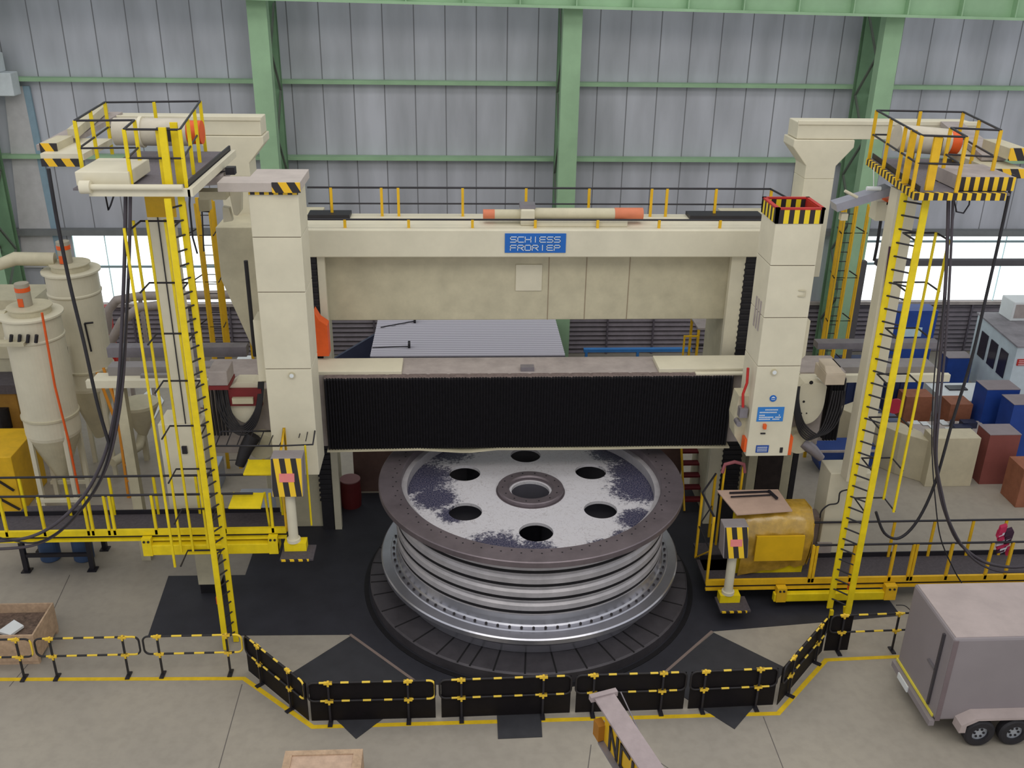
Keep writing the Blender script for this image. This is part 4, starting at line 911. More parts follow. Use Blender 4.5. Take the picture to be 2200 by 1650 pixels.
for i in range(4):
    a_ = fp(*fr[i]); b_ = fp(fr[i+1][0]-4, fr[i+1][1]); barrier(a_, b_, labs[i], (0.02, .99), DASH2, (.17, .78))
pR = fp(1768, 1402)
barrier(fp(1672, 1518), pR, 'right slanting barrier section backed with a black panel', (0, 1), DASH2, (.2, .8))
barrier((pR[0]+.03, pR[1]), (pR[0]+2.15, pR[1]+.05), 'barrier section beside the trailer, only its left part panelled', (.0, .28), DASH, (.16, .8))
# ------------------------------------------------------------------ hanging cables
def cable(label, pix, Y, r, grp='hanging machine cables', m=RUB):
    out = smooth([at(x, y, Y=Y) for x, y in pix], 6)
    o = obj('power_cable', MB().tube(out, r, 8), m); tag(o, label, 'cable', grp); return o
CB = mat('cable_grey', (72, 66, 72), .6)
cable('black cable hanging from the striped arm end of the left tower', [(104, 362), (122, 470), (150, 610), (180, 735), (210, 870), (238, 965)], 19.5, .04)
cable('thick cable falling from the left platform, left of the pair', [(270, 410), (268, 540), (262, 700), (254, 830), (238, 930), (216, 1000), (178, 1068), (120, 1125), (60, 1155), (-10, 1163)], 19.55, .04, m=CB)
cable('thick cable falling from the left platform, right of the pair', [(280, 410), (278, 540), (271, 700), (262, 840), (244, 950), (222, 1018), (184, 1082), (128, 1142), (70, 1172), (-10, 1180)], 19.5, .035, m=CB)
cable('thin black cable sagging in front of the left walkway deck', [(276, 600), (266, 760), (248, 900), (226, 1000), (196, 1062), (140, 1130), (80, 1165), (20, 1160), (-10, 1152)], 19.45, .02)
cable('thick cable falling from the right platform, left of the pair', [(2038, 418), (2034, 560), (2024, 720), (2012, 860), (2008, 960), (2018, 1050), (2034, 1110), (2060, 1165), (2110, 1205), (2165, 1218), (2210, 1216)], 19.55, .04, m=CB)
cable('thick cable falling from the right platform, right of the pair', [(2048, 418), (2042, 560), (2033, 720), (2020, 860), (2012, 980), (2024, 1060), (2044, 1130), (2085, 1195), (2140, 1226), (2210, 1228)], 19.5, .03, m=CB)
cable('black cable from the far right arm end crossing the pair and looping up', [(2177, 375), (2150, 500), (2118, 640), (2085, 780), (2048, 900), (2008, 1040), (1970, 1120), (1932, 1156), (1900, 1145), (1882, 1100)], 19.6, .035)
cable('thin cable trailing down over the right walkway onto the trailer side', [(2030, 640), (2008, 800), (2002, 950), (2010, 1080), (2022, 1160), (2050, 1225), (2066, 1252)], 19.45, .016)

# ------------------------------------------------------------------ dust collectors
def collector(label, cx, cyy, r, zt, zc, zb, legs=True):
    t = thing('dust_collector', label, 'dust collector', (cx, cyy, 0), 'cream dust collectors')
    ZZ = (cx, cyy, 0)
    obj('vessel', MB().lathe([(.001, zc), (r*.97, zc), (r, zc+.1), (r, zt-.75), (r*1.0, zt-.75), (r*1.04, zt-.7), (r*1.04, zt-.66), (r, zt-.64), (r, zt-.05), (r*1.12, zt-.05), (r*1.12, zt), (.001, zt)], ZZ, 48), CREAM, t)
    obj('lid', MB().lathe([(r*.72, zt), (r*.72, zt+.16), (r*.78, zt+.17), (r*.78, zt+.2), (.001, zt+.2), (.001, zt)], ZZ, 40), CREAM2, t)
    obj('seam_ring', MB().lathe([(r, zc+.6), (r*1.05, zc+.62), (r*1.05, zc+.68), (r, zc+.7)], ZZ, 48), CREAM2, t)
    m_ = obj('fan_motor', MB().cyl((cx-.1, cyy, zt+.2), (cx-.1, cyy, zt+.85), .19, n=20), mat('motor_grey', (168, 160, 142), .6), t)
    obj('orange_band', MB().cyl((cx-.1, cyy, zt+.62), (cx-.1, cyy, zt+.74), .2, n=20).box(cx-.2, cx-.06, cyy-.21, cyy-.18, zt+.22, zt+.45), ORA, m_)
    obj('hopper_cone', MB().lathe([(r*.97, zc), (.16, zb), (.001, zb), (.001, zc)], ZZ, 40), CREAM2, t)
    for a in (45, 135, 225, 315):
        x, y = cx+r*.92*math.cos(math.radians(a)), cyy+r*.92*math.sin(math.radians(a))
        obj('leg', MB().box(x-.06, x+.06, y-.06, y+.06, 0, zc+.3), CREAM, t)
    return t
c1 = collector('front cream dust collector with an orange pipe down its side', -11.95, 26.2, .76, 6.15, 2.4, .9)
obj('orange_pipe', MB().tube([at(90, 672, Y=25.35), at(118, 830, Y=25.35), at(148, 950, Y=25.35), at(170, 1060, Y=25.35)], .035), ORA, c1)
sh = obj('valve_shelf', MB().box(-13.3, -11.85, 25.2, 25.5, at(50, 742, Y=25.3).z, at(50, 735, Y=25.3).z), CREAM2, c1)
for px in (22, 40, 58, 76): p = at(px, 730, Y=25.35); obj('valve', MB().cyl((p.x, 25.35, p.z-.08), (p.x+.06, 25.35, p.z+.14), .05, n=10), RUB, sh)
obj('cross_frame', MB().box(-12.6, -11.3, 25.6, 25.7, .35, .45).box(-12.6, -11.3, 26.7, 26.8, .35, .45), CREAM, c1)
c2 = collector('rear cream dust collector standing against the bright window', -11.5, 28.3, .74, 6.75, 3.0, 1.2)
obj('inlet_duct', MB().tube([(-11.9, 28.3, 7.05), (-13.0, 28.2, 7.1), (-13.6, 28.0, 6.9), (-13.7, 27.8, 6.0)], .2, 14), CREAM2, c2)
obj('side_rail', MB().tube([at(182, 695, Y=27.6), at(196, 755, Y=27.6)], .03, 6).tube([at(182, 695, Y=27.6), at(200, 693, Y=27.6)], .03, 6).tube([at(143, 745, Y=27.5), at(155, 830, Y=27.5)], .03, 6), BLK, c2)
o = obj('air_duct', MB().tube([(-14.2, 26.4, 5.9), (-13.3, 26.3, 6.0), (-12.6, 26.2, 6.0)], .2, 14), CREAM2, c1)
b = MB().cyl((-10.35, 28.9, 2.0), (-10.35, 28.9, .9), .62, .12, n=30); b.cyl((-10.35, 28.9, 2.0), (-10.35, 28.9, 2.1), .62, n=30); b.tube([(-10.4, 28.9, .9), (-10.4, 28.5, .7), (-10.9, 27.4, .7)], .15, 10)
b.box(-10.42, -10.28, 28.8, 29, 0, .9)
tag(obj('cone_hopper', b, CREAM2), 'small cream cone hopper with a bent outlet right of the front dust collector', 'hopper')
# pipework along the window
b = MB().tube([at(230, 715, Y=33), at(232, 668, Y=33), at(250, 645, Y=33), at(300, 636, Y=33), at(560, 632, Y=33)], .16, 12); p = at(300, 636, Y=33); b.box(p.x-.06, p.x+.06, 32.95, 33.05, 0, p.z)
tag(obj('bent_pipe', b, DUST), 'grey bent pipe running along the window bottom behind the left tower', 'pipe', 'grey pipes behind the left tower')
b = MB().tube([at(222, 765, Y=31), at(262, 690, Y=31), at(300, 660, Y=31), at(345, 655, Y=31)], .15, 12); p = at(262, 690, Y=31); b.box(p.x-.06, p.x+.06, 30.95, 31.05, 0, p.z)
tag(obj('bent_pipe', b, DUST), 'grey pipe slanting upward left of the hanging cables', 'pipe', 'grey pipes behind the left tower')
b = MB().box(at(216, 700, Y=34).x, at(238, 700, Y=34).x, 34, 34.3, 0, at(220, 660, Y=34).z)
tag(obj('red_panel', b, RED), 'red panel behind the slanting grey pipe', 'panel')
# rear caged ladders
def caged(label, pxs, pyt, pyb, Y, w_, sgn):
    p = at(pxs, pyt, Y=Y); q = at(pxs, pyb, Y=Y); x = (p.x+q.x)/2
    t = thing('caged_ladder', label, 'ladder', (x, Y, 0), 'caged ladders behind the machine')
    zt, zb2 = p.z, 0
    for dx in (0, .4): obj('ladder_rail', MB().box(x+dx-.05, x+dx+.05, Y, Y+.06, 0, zt), YEL2, t)
    mb = MB(); z = .3
    while z < zt: mb.tube([(x, Y+.03, z), (x+.4, Y+.03, z)], .014, 6); z += .3
    o = obj('rung', mb, BLK, t); o['kind'] = 'stuff'
    z = 2.4; mb = MB()
    while z < zt: mb.tube([(x-.1, Y, z), (x-.25, Y-.7, z), (x+.55, Y-.7, z), (x+.5, Y, z)], .02, 6); z += 1.4
    each('cage_hoop', mb, BLK, t)
    for (bx, by) in ((-.22, -.45), (-.2, -.7), (.12, -.72), (.5, -.7), (.58, -.4)): obj('cage_bar', MB().box(x+bx-.025, x+bx+.025, Y+by-.02, Y+by+.02, 2.2, zt), YEL2, t)
caged('yellow caged ladder behind the machine, in front of the left window', 440, 425, 720, 28.2, .4, 1)
caged('yellow caged ladder behind the machine, between right ram and green column', 1790, 432, 740, 28.5, .4, 1)
b = MB().box(-6.45, -6.28, 28.2, 28.3, 0, at(488, 505, Y=28.2).z); tag(obj('yellow_post', b, YEL2), 'yellow post right of the left caged ladder', 'post')
# ------------------------------------------------------------------ things under and behind the left walkway
t = thing('steel_table', 'black steel table frame under the left walkway', 'table', (-10.8, 22.9, 0))
for x, y in ((-11.75, 22.6), (-10.0, 22.6), (-11.75, 23.6), (-10.0, 23.6)):
    l = obj('leg', MB().box(x-.06, x+.06, y-.06, y+.06, 0, 1.3), BLK, t); obj('foot', MB().box(x-.12, x+.12, y-.12, y+.12, 0, .03), BLK, l)
obj('table_top', MB().box(-12.0, -9.8, 22.5, 23.7, 1.3, 1.38), DECK, t); obj('cross_bar', MB().box(-11.7, -10.05, 22.56, 22.64, .45, .55), BLK, t)
for px, lb in ((103, 'blue drum under the walkway, left of two'), (175, 'blue drum under the walkway, right of two')):
    c_ = at(px, 1210, Z=0); b = MB().lathe([(.001, 0), (.24, 0), (.27, .03), (.27, .85), (.24, .88), (.001, .88)], (c_.x, c_.y+.25, 0), 24)
    tag(obj('steel_drum', b, mat('faded_blue', (62, 84, 118), .6)), lb, 'drum', 'blue drums under the left walkway')
c_ = at(752, 1030, Z=.9); b = MB().lathe([(.001, .012), (.3, .012), (.32, .3), (.3, .9), (.001, .9)], (c_.x, c_.y, 0), 28); b.lathe([(.001, .9), (.31, .9), (.31, .93), (.001, .93)], (c_.x, c_.y, 0), 28, 1)
tag(obj('steel_drum', b, [mat('dark_red_drum', (110, 38, 38), .6), mat('drum_lid', (150, 110, 110), .7)]), 'dark red drum in the shadow under the crossrail', 'drum')
tag(obj('guard_panel', MB().box(-3.3, 7.0, 26.62, 26.7, 0, 1.5), mat('brown_guard', (118, 92, 84), .8, noise=.2)), 'low brown guard panel behind the turntable under the crossrail', 'panel')
# yellow stamped machine at the left edge
t = thing('yellow_machine', 'yellow block machine with black diagonal stripes at the left edge', 'machine', (-13.9, 26, 0))
obj('body', MB().box(-15.5, -13.05, 25.6, 27.5, .0, 1.9), YEL2, t, bevel=.02)
for i, (a_, b2) in enumerate((((-15.3, .2), (-14.4, 1.5)), ((-13.95, 1.5), (-13.15, .8)), ((-13.9, .75), (-13.1, .15)))): obj('stripe', MB().bar((a_[0], 25.58, a_[1]), (b2[0], 25.58, b2[1]), .1, .04), BLK, t)
t = thing('press_frame', 'ochre frame with dark oval openings behind the yellow block machine', 'machine', (-15, 29, 0))
obj('frame', MB().box(-16.8, -14.0, 28.6, 30, 0, 2.6), mat('ochre_paint', (150, 110, 40), .7, noise=.25), t, bevel=.03)
for x in (-16.0, -15.3, -14.5): obj('opening', MB().tube([(x, 28.58, 1.4), (x, 28.58, 2.1)], .2, 12), BEL, t)
obj('bed', MB().box(-16.9, -13.9, 28.5, 31, 2.6, 2.9), DECK, t)
b = MB().box(-15.5, -13.2, 29.5, 31.2, 3.4, 4.6); b.box(-15.5, -13.3, 29.4, 31, 4.9, 5.4); b.box(-15.4, -13.3, 29.6, 31.1, 2.9, 5.0)
tag(obj('cream_housing', b, CREAM2), 'cream housing behind the front dust collector at the left edge', 'housing')
# orange step ladder
t = thing('step_ladder', 'orange folding step ladder left of the tower base', 'ladder', (-9.6, 26.8, 0))
for a_, b2 in (((240, 800), (278, 1085)), ((258, 820), (300, 1080)), ((208, 800), (262, 940)), ((222, 790), (285, 970))): obj('stile', MB().bar(at(*a_, Y=26.9), at(*b2, Y=26.4), .07, .05), mat('ladder_orange', (215, 140, 40), .6), t)
mb = MB()
for i in range(8): f_ = (i+.5)/8; mb.bar(at(240, 800, Y=26.9).lerp(at(278, 1085, Y=26.4), f_), at(258, 820, Y=26.9).lerp(at(300, 1080, Y=26.4), f_), .04)
o = obj('tread', mb, MATS['ladder_orange'], t); o['kind'] = 'stuff'
b = MB().box(-9.4, -8.7, 28.3, 29.5, .45, .55)
for x in (-9.35, -8.75):
    for y in (28.35, 29.4): b.box(x-.03, x+.03, y-.03, y+.03, 0, .45)
b.box(-9.1, -8.9, 28.6, 29.0, .55, .95)
tag(obj('work_trolley', b, mat('rusty_frame', (140, 80, 50), .8)), 'rusty low trolley with loose parts behind the step ladder', 'trolley')
p0 = at(300, 960, Z=.9)
b = MB().box(-8.95, -8.25, 27.2, 28.1, 0, .9); tag(obj('metal_cabinet', b, mat('bright_alu', (170, 180, 200), .25, .7), bevel=.02), 'shiny metal cabinet left of the tower base', 'cabinet')
b = MB().box(-8.1, -7.5, 26.9, 27.6, 0, .8); tag(obj('metal_cabinet', b, MATS['bright_alu'], bevel=.02), 'second shiny metal box touching the tower base', 'cabinet')
Q = [at(x, y, Z=.02) for x, y in ((287, 900), (297, 858), (330, 830), (352, 862), (322, 920))]
tag(obj('steel_sheet', MB().prism(Q, (0, 0, .03)), WHITE), 'pale plate lying on the floor left of the tower', 'plate')
b = MB().box(-9.6, -6.2, 29.6, 30.8, .9, 1.0); b.box(-9.5, -9.3, 29.7, 30.7, 0, .9); b.box(-6.5, -6.3, 29.7, 30.7, 0, .9); b.box(-8.6, -7.9, 29.9, 30.6, 1.0, 1.5, 1)
tag(obj('work_bench', b, [mat('bench_brown', (110, 80, 70), .8), BLUE]), 'brown workbench with a blue box behind the left tower', 'bench')
b = MB().box(at(500, 1000, Y=23).x, at(575, 1000, Y=23).x, 23.0, 23.6, .5, 1.9)
tag(obj('white_cabinet', b, mat('pale_blue_white', (190, 198, 212), .5), bevel=.02), 'pale cabinet seen behind the yellow folding tables', 'cabinet')
b = MB().box(at(497, 705, Y=31).x, at(545, 705, Y=31).x, 31, 31.6, 1.6, 2.6); b.box(at(430, 735, Y=31).x, at(540, 735, Y=31).x, 31.0, 31.5, .0, 1.6, 1)
tag(obj('orange_rack', b, [WHITE, ORA]), 'orange rack with a white top behind the left ram', 'rack')

# ------------------------------------------------------------------ centre background
t = thing('site_shed', 'low shed with a white corrugated roof seen under the tie beam', 'shed', (.3, 33.2, 0))
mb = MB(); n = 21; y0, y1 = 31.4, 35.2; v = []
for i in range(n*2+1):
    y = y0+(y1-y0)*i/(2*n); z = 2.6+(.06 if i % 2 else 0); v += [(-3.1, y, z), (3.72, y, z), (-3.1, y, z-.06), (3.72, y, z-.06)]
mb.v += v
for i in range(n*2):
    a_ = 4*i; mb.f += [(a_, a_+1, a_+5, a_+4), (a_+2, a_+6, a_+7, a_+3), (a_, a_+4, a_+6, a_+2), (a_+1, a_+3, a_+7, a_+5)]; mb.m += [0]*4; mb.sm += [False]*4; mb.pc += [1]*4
obj('corrugated_roof', mb, stripes('shaded_white_sheet', (0, 1, 0), .181, (150, 146, 156), (206, 203, 212), .3), t)  # darker bands paint the shading of the corrugation into the sheet colour
obj('wall_panel', MB().box(-2.9, 3.5, 31.6, 35.0, 0, 2.52), mat('navy_sheet', (52, 58, 82), .6), t)
mb = MB().prism([(-2.92, 34.8, 0), (-5.2, 34.8, 0), (-5.2, 34.8, .9), (-2.92, 34.8, 2.3)], (0, .2, 0)); obj('side_screen', mb, MATS['navy_sheet'], t)
for (a_, b2, lb) in (((818, 703), (890, 690), 'black long-handled brush on the corrugated roof, farther one'), ((800, 747), (878, 744), 'black long-handled brush on the corrugated roof, nearer one')):
    p, q = at(*a_, Z=2.68), at(*b2, Z=2.7); b = MB().tube([p, q], .02, 6); b.cyl(q+Vector((-.02, 0, .06)), q+Vector((.06, 0, .06)), .14, n=12)
    tag(obj('long_brush', b, BLK), lb, 'brush', 'brushes on the shed roof')
b = MB().box(4.8, 9.0, 34.4, 34.6, 1.5, 1.62)
for x in (4.9, 6.9, 8.9): b.box(x-.05, x+.05, 34.4, 34.5, 0, 1.5)
tag(obj('blue_barrier_rail', b, mat('bright_blue', (60, 130, 200), .5)), 'bright blue rail in front of the louvred wall base', 'rail')
b = MB().box(4.8, 9.2, 33.4, 34.2, 0, 1.0); tag(obj('pipe_stack', b, mat('rust_brown', (112, 72, 66), .8, noise=.4)), 'rust brown stack below the blue rail', 'stack')
t = thing('work_platform', 'small yellow work platform with a grey top behind the right upright', 'platform', (8.5, 32, 0))
p = at(1500, 705, Y=31.2); x0, x1 = p.x, p.x+1.0
obj('platform_top', MB().box(x0, x1, 31.2, 32.4, p.z-.06, p.z), DUST, t)
for x in (x0+.04, x1-.04):
    for y in (31.25, 32.3): obj('leg', MB().box(x-.04, x+.04, y-.04, y+.04, 0, p.z-.06), YEL2, t)
obj('cross_bar', MB().box(x0, x1, 31.22, 31.28, p.z-.7, p.z-.64), BLK, t)
obj('step_frame', MB().box(x0-.5, x0-.44, 31.1, 31.16, 0, p.z-.3).box(x0-.5, x0, 31.1, 31.16, p.z-.3, p.z-.25), YEL2, t)
# steps behind the table on the right
t = thing('access_steps', 'dark red steps with yellow sides behind the turntable on the right', 'steps', (7.1, 25.7, .012))
xs0, xs1 = at(1468, 1010, Y=25.8).x, at(1503, 1010, Y=25.8).x
for i in range(6): obj('tread', MB().box(xs0, xs1, 25.2+i*.22, 25.45+i*.22, .3+i*.3, .36+i*.3), mat('tread_red', (110, 30, 36), .7), t)
for x in (xs0-.03, xs1+.03): obj('stringer', MB().bar((x, 25.1, .05), (x, 26.6, 2.3), .05, .1), YEL2, t)

# ------------------------------------------------------------------ right background
t = thing('site_cabin', 'white cabin with three dark windows and a grey roof at the right edge', 'cabin', (23, 34, 0))
ca = at(2105, 675, Z=2.7); cb = at(2187, 745, Z=2.7)
cw = MB().prism([(20.35, 31.8, 0), (20.7, 35.4, 0), (25.5, 35.4, 0), (25.5, 31.8, 0)], (0, 0, 2.66)); obj('cabin_wall', cw, mat('cabin_white', (200, 212, 218), .6), t)
obj('cabin_roof', MB().prism([(20.3, 31.75, 2.66), (20.65, 35.45, 2.66), (25.5, 35.45, 2.66), (25.5, 31.75, 2.66)], (0, 0, .06)), mat('stained_roof', (142, 138, 142), .8, noise=.35, nscale=1.2), t)
for f_ in (.1, .38, .66):
    y = 32.0+3.2*f_; x = 20.35+.35*(y-31.8)/3.6
    obj('cabin_window', MB().prism([(x-.03, y, 1.2), (x-.03+.05, y+.6, 1.2), (x-.03+.05, y+.6, 2.2), (x-.03, y, 2.2)], (.05, 0, 0)), mat('dark_glass', (50, 45, 55), .2), t)
sgn = obj('red_sign', MB().box(20.45, 21.2, 31.76, 31.8, 1.95, 2.2), RED, t)
mb = MB()
for i in range(3): mb.box(20.5, 21.15, 31.75, 31.765, 1.98+i*.075, 2.0+i*.075)
obj('sign_lines', mb, WHITE, sgn)
t = thing('air_conditioner', 'white air conditioner unit on the cabin roof', 'air conditioner', (21.6, 33.6, 2.72))
p = at(2170, 690, Z=2.72); obj('casing', MB().box(p.x, p.x+1.0, p.y, p.y+.9, 2.72, 3.5), WHITE, t, bevel=.03)
obj('grille', MB().box(p.x+.1, p.x+.9, p.y-.02, p.y, 2.85, 3.4), DUST, t)
def cab(name, label, cat, px0, px1, pyb, pyt, depth, m, m2=None, grp=None, bev=.01):
    a_ = at(px0, pyb, Z=0); b2 = at(px1, pyb, Z=0); y = (a_.y+b2.y)/2; zt = at((px0+px1)/2, pyt, Y=y).z
    mb = MB().box(a_.x, b2.x, y, y+depth, 0, zt)
    if m2: mb.box(a_.x-.01, b2.x+.01, y-.01, y+depth+.01, zt, zt+.02, 1)
    return tag(obj(name, mb, [m, m2] if m2 else m, bevel=0 if m2 else bev), label, cat, grp)
CABB = mat('cabinet_beige', (196, 186, 158), .6); CABG = mat('cabinet_top_grey', (140, 130, 132), .7)
cab('filing_cabinet', 'beige cabinet standing left of the brown one', 'cabinet', 1985, 2085, 1045, 942, .7, CABB)
cab('filing_cabinet', 'brown double cabinet with a grey top', 'cabinet', 2102, 2168, 1040, 935, .75, mat('cabinet_brown', (135, 75, 68), .6), CABG)
cab('filing_cabinet', 'blue cabinet at the right edge behind the brown one', 'cabinet', 2150, 2230, 985, 870, .8, BLUE, CABG)
cab('filing_cabinet', 'tall blue cabinet by the corner of the white cabin', 'cabinet', 2095, 2165, 950, 838, .8, BLUE, CABG)
cab('blue_chest', 'blue chest behind the end of the long cable tray', 'chest', 2025, 2078, 830, 770, .7, BLUE, CABG)
cab('cardboard_box', 'brown box at the right edge in front of the cabinets', 'box', 2180, 2240, 1090, 1010, .9, BROWN)
t = thing('control_cabinet', 'wide beige machine cabinet with a red disc behind the right ladder', 'cabinet', (15, 27.5, 0))
a_ = at(1930, 1010, Z=0); b2 = at(2000, 1038, Z=0)
obj('cabinet_body', MB().prism([(14.3, 27.3, 0), (14.95, 26.75, 0), (15.0, 27.4, 0), (13.7, 29.8, 0), (12.9, 29.3, 0)], (0, 0, 1.5)), CABB, t, bevel=.02)
obj('grey_pad', MB().box(14.2, 14.6, 28.1, 28.7, 1.5, 1.56), mat('slate', (84, 96, 120), .5), t); obj('grey_pad', MB().box(13.9, 14.3, 28.8, 29.4, 1.5, 1.54), MATS['slate'], t)
c_ = at(1916, 865, Y=27.9); tag(obj('red_disc', MB().cyl((c_.x, 27.6, c_.z), (c_.x, 27.66, c_.z), .26, n=24), mat('disc_red', (175, 35, 60), .5), t))
# desk with papers and screen
t = thing('office_desk', 'cluttered brown desk with white papers left of the blue cabinets', 'desk', (17, 29, 0))
obj('desk_top', MB().box(15.6, 18.2, 28.6, 29.6, .74, .78), mat('laminate', (182, 172, 165), .6), t)
obj('side_panel', MB().box(15.6, 15.64, 28.6, 29.6, 0, .74), BROWN, t); obj('side_panel', MB().box(18.16, 18.2, 28.6, 29.6, 0, .74), BROWN, t); obj('back_panel', MB().box(15.6, 18.2, 28.6, 28.64, 0, .74), BROWN, t)
b = MB()
for i in range(9):
    x, y = random.uniform(15.7, 17.6), random.uniform(28.7, 29.4); b.box(x, x+.25, y, y+.3, .785+i*.003, .787+i*.003)
o = obj('paper_sheets', b, WHITE); tag(o, 'white papers scattered on the brown desk', 'papers', kind='stuff')
b = MB().box(16.9, 17.5, 28.75, 29.05, .79, .95); b.box(17.3, 17.8, 29.0, 29.3, .79, 1.0); b.cyl((17.0, 29.2, .79), (17.0, 29.2, 1.0), .08)
tag(obj('desk_bits', b, mat('navy_bits', (40, 45, 70), .5)), 'dark pile of small tools on the desk', 'tools', kind='stuff')
t = thing('office_desk', 'white desk carrying a black tray beside the white cabin', 'desk', (19, 33, 0))
obj('desk_top', MB().box(17.6, 20.1, 31.0, 32.6, .85, .9), WHITE, t); obj('side_panel', MB().box(17.6, 17.65, 31.0, 32.6, 0, .85), WHITE, t); obj('side_panel', MB().box(20.05, 20.1, 31.0, 32.6, 0, .85), WHITE, t)
tag(obj('black_tray', MB().box(18.2, 18.9, 31.9, 32.3, .9, .95), BLK), 'black tray on the white desk by the cabin', 'tray')
b = MB().box(17.2, 18.0, 29.9, 30.6, 0, 1.3); b.box(17.2, 18.0, 29.85, 29.9, 0, 1.3); tag(obj('brown_partition', b, BROWN), 'brown partition unit behind the cluttered desk', 'partition')
b = MB().box(15.9, 16.9, 30.5, 31.2, 0, 1.3); tag(obj('brown_partition', b, BROWN), 'brown wooden unit left of the white desk', 'partition')
b = MB().box(13.4, 16.2, 31.3, 32.3, 0, 2.2)
for i in range(10): b.box(13.45+i*.28, 13.55+i*.28, 31.26, 31.3, .05, 2.15)
tag(obj('blue_locker_row', b, mat('dark_blue', (34, 46, 84), .6)), 'dark blue corrugated lockers below the right cable tray', 'lockers')
b = MB().box(at(1915, 700, Y=34).x, at(2010, 700, Y=34).x, 34, 34.8, 0, at(1960, 668, Y=34).z); o = obj('blue_container', b, BLUE); tag(o, 'tall blue container with a pale notice behind the right ladder', 'container')
p, q = at(1943, 704, Y=33.97), at(1978, 723, Y=33.97); obj('pale_notice', MB().box(p.x, q.x, 33.96, 33.99, q.z, p.z), mat('notice_pale', (195, 220, 230), .5), o)
b = MB().box(at(1885, 565, Y=30).x, 25, 30, 30.25, at(1885, 572, Y=30).z, at(1885, 560, Y=30).z)
for x in (13.2, 24.5): b.box(x, x+.2, 30.0, 30.2, 0, at(1885, 562, Y=30).z)
tag(obj('light_crane_beam', b, mat('beam_dark', (80, 78, 82), .6)), 'dark horizontal crane beam crossing the right window', 'beam')
t = thing('parts_bin', 'blue parts bin with a pale lip under the right hose loop', 'bin', (12.5, 27.6, 0))
obj('bin_body', MB().prism([(11.9, 27.4, 0), (13.4, 27.3, 0), (13.6, 27.2, .95), (11.5, 27.2, .95)], (0, .9, 0)), mat('bin_blue', (34, 62, 128), .5), t)
obj('bin_lip', MB().box(11.5, 13.65, 27.15, 27.2, .9, .97), DUST, t)
obj('bin_badge', MB().box(12.45, 12.6, 27.15, 27.19, .55, .68), WHITE, t)
# box with dark front beside right tower base and its cable
b = MB().box(9.05, 9.6, 21.7, 22.1, .1, 1.9); tag(obj('junction_box', b, mat('junction_brown', (132, 118, 112), .7)), 'brown junction box on the left side of the right tower base', 'box')
cable('black cord looping from the right tower base down to the junction box', [(1822, 1052), (1805, 1058), (1800, 1080), (1780, 1085), (1765, 1098), (1762, 1112)], 21.4, .02, grp='floor cords')
c_ = at(1825, 1258, Y=19.6); obj('orange_tag', MB().box(c_.x-.05, c_.x+.05, 19.55, 19.6, c_.z-.1, c_.z+.1), ORA, TR)
c_ = at(470, 1288, Y=19.2); obj('orange_tag', MB().box(c_.x-.05, c_.x+.05, 19.15, 19.2, c_.z-.1, c_.z+.1), ORA, TL)
# red tag cloth on the walkway rail
b = MB()
for i in range(16):
    p = at(2158+random.uniform(-11, 11), 1138+i*2.9+random.uniform(-4, 4), Y=20.5)
    b.obox(p, (random.uniform(.05, .09), 0, .03), (.0, .04, .02), (.02, .02, random.uniform(.05, .08)), i % 3)
tag(obj('cloth_bundle', b, [mat('crimson', (175, 35, 75), .7), mat('dark_cloth', (55, 28, 48), .8), mat('pale_cloth', (200, 195, 205), .8)]), 'crimson and white rag bundle tied to the right walkway rail', 'rag')

# ------------------------------------------------------------------ trailer
t = thing('box_trailer', 'grey enclosed box trailer with twin wheels at the lower right', 'trailer', (12, 16.6, 0))
TG = mat('trailer_grey', (142, 134, 136), .5, noise=.08, nscale=.6); TTOP = mat('trailer_top', (178, 164, 160), .6, noise=.12, nscale=1.5)
X0, Y0, Y1, Z0, Z1 = 10.2, 15.65, 17.6, .5, 2.68
obj('body', MB().box(X0, 15.2, Y0, Y1, Z0, Z1), TG, t, bevel=.06)
obj('roof_panel', MB().box(X0+.05, 15.15, Y0+.05, Y1-.05, Z1-.02, Z1+.012), TTOP, t, bevel=.005)
obj('door_bar', MB().box(X0-.05, X0-.0, 15.98, 16.04, Z0+.15, Z1-.15), mat('bar_dark', (70, 66, 70), .5), t)
obj('door_handle', MB().box(X0-.06, X0, 16.04, 16.35, 1.55, 1.6), STEEL, t)
obj('reflector_strip', MB().box(X0-.03, X0-.0, Y0+.1, Y1, Z0+.02, Z0+.08), mat('reflect_yellow', (235, 220, 80), .3), t)
obj('bumper', MB().box(X0-.12, X0, Y0, Y1, Z0-.14, Z0), TG, t); obj('number_plate', MB().box(X0-.15, X0-.12, 16.7, 17.2, Z0-.15, Z0+.0), WHITE, t)
obj('corner_trim', MB().box(X0-.01, X0+.1, Y0-.01, Y0+.0, Z0, Z1-.05), mat('trim_brown', (120, 106, 108), .6), t)
obj('side_marker', MB().box(X0+.45, X0+.53, Y0-.03, Y0, Z0+.02, Z0+.07), ORA, t)
w1 = at(2103, 1556, Y=15.5); w2 = at(2178, 1553, Y=15.5)
wr = .34
fx0 = w1.x-.5; mb = MB().prism([(fx0, Y0-.3, .42), (fx0+.02, Y0-.3, .62), (fx0+.32, Y0-.3, .8), (15, Y0-.3, .8), (15, Y0-.3, .74), (fx0+.38, Y0-.3, .74), (fx0+.14, Y0-.3, .6), (fx0+.14, Y0-.3, .42)], (0, .3, 0)); obj('mudguard', mb, TTOP, t)
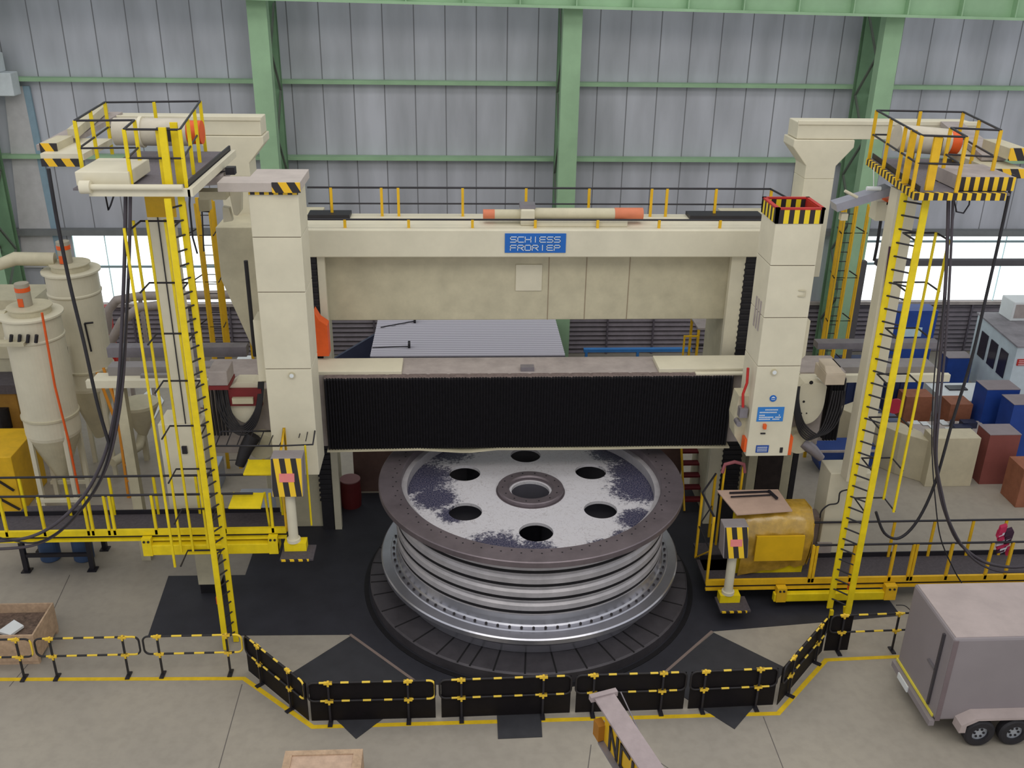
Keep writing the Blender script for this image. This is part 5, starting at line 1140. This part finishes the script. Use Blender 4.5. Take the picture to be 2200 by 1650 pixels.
for i, wx in enumerate((w1.x, w2.x, w2.x+ (w2.x-w1.x))):
    if i == 2: break
    wh = obj('wheel', MB().lathe([(.18, -.1), (.3, -.1), (.34, -.06), (.34, .08), (.3, .12), (.18, .12)], (0, 0, 0), 36), RUB, t)
    for v in wh.data.vertices: x_, y_, z_ = v.co+ORG[t.name]; v.co = Vector((wx+x_, Y0-.16-z_, wr+y_)) - ORG[t.name]
    rm = MB(); rm.cyl((wx, Y0-.22, wr), (wx, Y0-.08, wr), .19, n=28); rm2 = obj('wheel_rim', rm, mat('rim_silver', (185, 190, 198), .35, .4), wh)
    hb = MB()
    for k in range(6): a = k*PI/3; hb.cyl((wx+.1*math.cos(a), Y0-.235, wr+.1*math.sin(a)), (wx+.1*math.cos(a), Y0-.22, wr+.1*math.sin(a)), .028, n=8)
    each('hub_hole', hb, BLK, wh)
cable('thin black cord on the floor between the right mat and the trailer', [(1925, 1300), (1945, 1302), (1962, 1318), (1970, 1325)], 19.6, .012, grp='floor cords')
# ------------------------------------------------------------------ wooden crates
def crate(label, x0, x1, y0, y1, h, stuff=False):
    t = thing('wooden_crate', label, 'crate', ((x0+x1)/2, (y0+y1)/2, 0), 'wooden crates on the floor')
    for (a_, b2, c2_, d_) in ((x0, x1, y0, y0+.04), (x0, x1, y1-.04, y1), (x0, x0+.04, y0+.04, y1-.04), (x1-.04, x1, y0+.04, y1-.04)): obj('side_panel', MB().box(a_, b2, c2_, d_, .1, h), WOOD, t)
    for y in (y0+.02, (y0+y1)/2, y1-.12): obj('skid', MB().box(x0, x1, y, y+.1, 0, .1), WOOD, t)
    return t
t = crate('pale wooden crate cut off by the bottom edge of the view', -3.55, -2.0, 13.9, 15.0, .75)
obj('lid_panel', MB().box(-3.5, -2.05, 13.95, 14.95, .72, .76), mat('lid_wood', (196, 168, 145), .7, noise=.2, nscale=5), t)
for (a_, b2, c2_, d_) in ((-3.55, -2.0, 14.88, 15.0), (-3.55, -3.4, 13.9, 14.88), (-2.18, -2.0, 13.9, 14.88)): obj('frame_board', MB().box(a_, b2, c2_, d_, .76, .79), WOOD, t)
obj('side_batten', MB().box(-2.0, -1.92, 14.4, 14.55, .1, .7), WOOD, t)
t = crate('open wooden crate with rubble and white paper at the left edge', -11.6, -9.95, 18.75, 20.0, .85)
obj('filling', MB().box(-11.55, -10.0, 18.8, 19.95, .1, .6), mat('rubble', (110, 92, 80), .9, noise=.6, nscale=9), t)
mb = MB().prism([(-10.95, 19.15, .62), (-10.6, 19.0, .62), (-10.4, 19.3, .66), (-10.7, 19.5, .68)], (0, 0, .06)); tag(obj('paper_scrap', mb, WHITE), 'crumpled white paper in the left crate', 'paper')
# ------------------------------------------------------------------ hoist beam in the foreground
t = thing('hoist_beam', 'grey hoist beam with a yellow lettered side reaching in from the bottom', 'beam', (2.3, 12, 3.9))
ZH = 4.0
e = at(1298, 1496, Z=ZH); f_ = at(1405, 1660, Z=ZH); d = (f_-e).normalized(); nrm = Vector((-d.y, d.x, 0))
if nrm.x < 0: nrm = -nrm
wl_ = (at(1320, 1500, Z=ZH)-at(1275, 1506, Z=ZH)).length/2
f2 = e+d*3.2; c_ = (e+f2)/2; hl = (f2-e)/2
obj('top_flange', MB().obox(c_, hl, nrm*wl_, (0, 0, .02)), mat('beam_top', (160, 146, 146), .6, noise=.15, nscale=4), t)
obj('web_plate', MB().obox(c_+Vector((0, 0, -.3))+d*.25-nrm*(wl_*.7), hl*.92, nrm*.03, (0, 0, .28)), mat('beam_yellow', (208, 165, 30), .5), t)
web2 = obj('bottom_flange', MB().obox(c_+Vector((0, 0, -.6))+d*.25-nrm*.06, hl*.92, nrm*wl_*1.1, (0, 0, .02)), STEEL, t)
obj('end_plate', MB().obox(e-d*.03, nrm*(wl_*1.35)+nrm*0, d*.05, (0, 0, .05)), MATS['beam_top'], t)
obj('end_box', MB().obox(e+d*.3+Vector((0, 0, -.4))-nrm*(wl_+.02), nrm*.07, d*.1, (0, 0, .16)), mat('box_ochre', (160, 105, 25), .6), t)
ep = e+nrm*(wl_*1.7); obj('tie_rod', MB().tube([ep, ep+d*.9+Vector((0, 0, -.3))], .012, 6), STEEL, t)
mb = MB(); o0 = e+d*.62-nrm*(wl_*.7+.045)+Vector((0, 0, -.52)); text(mb, 'NCU', o0, d, (0, 0, 1), .26, .42, .14, .07); obj('lettering', mb, BLK, t)
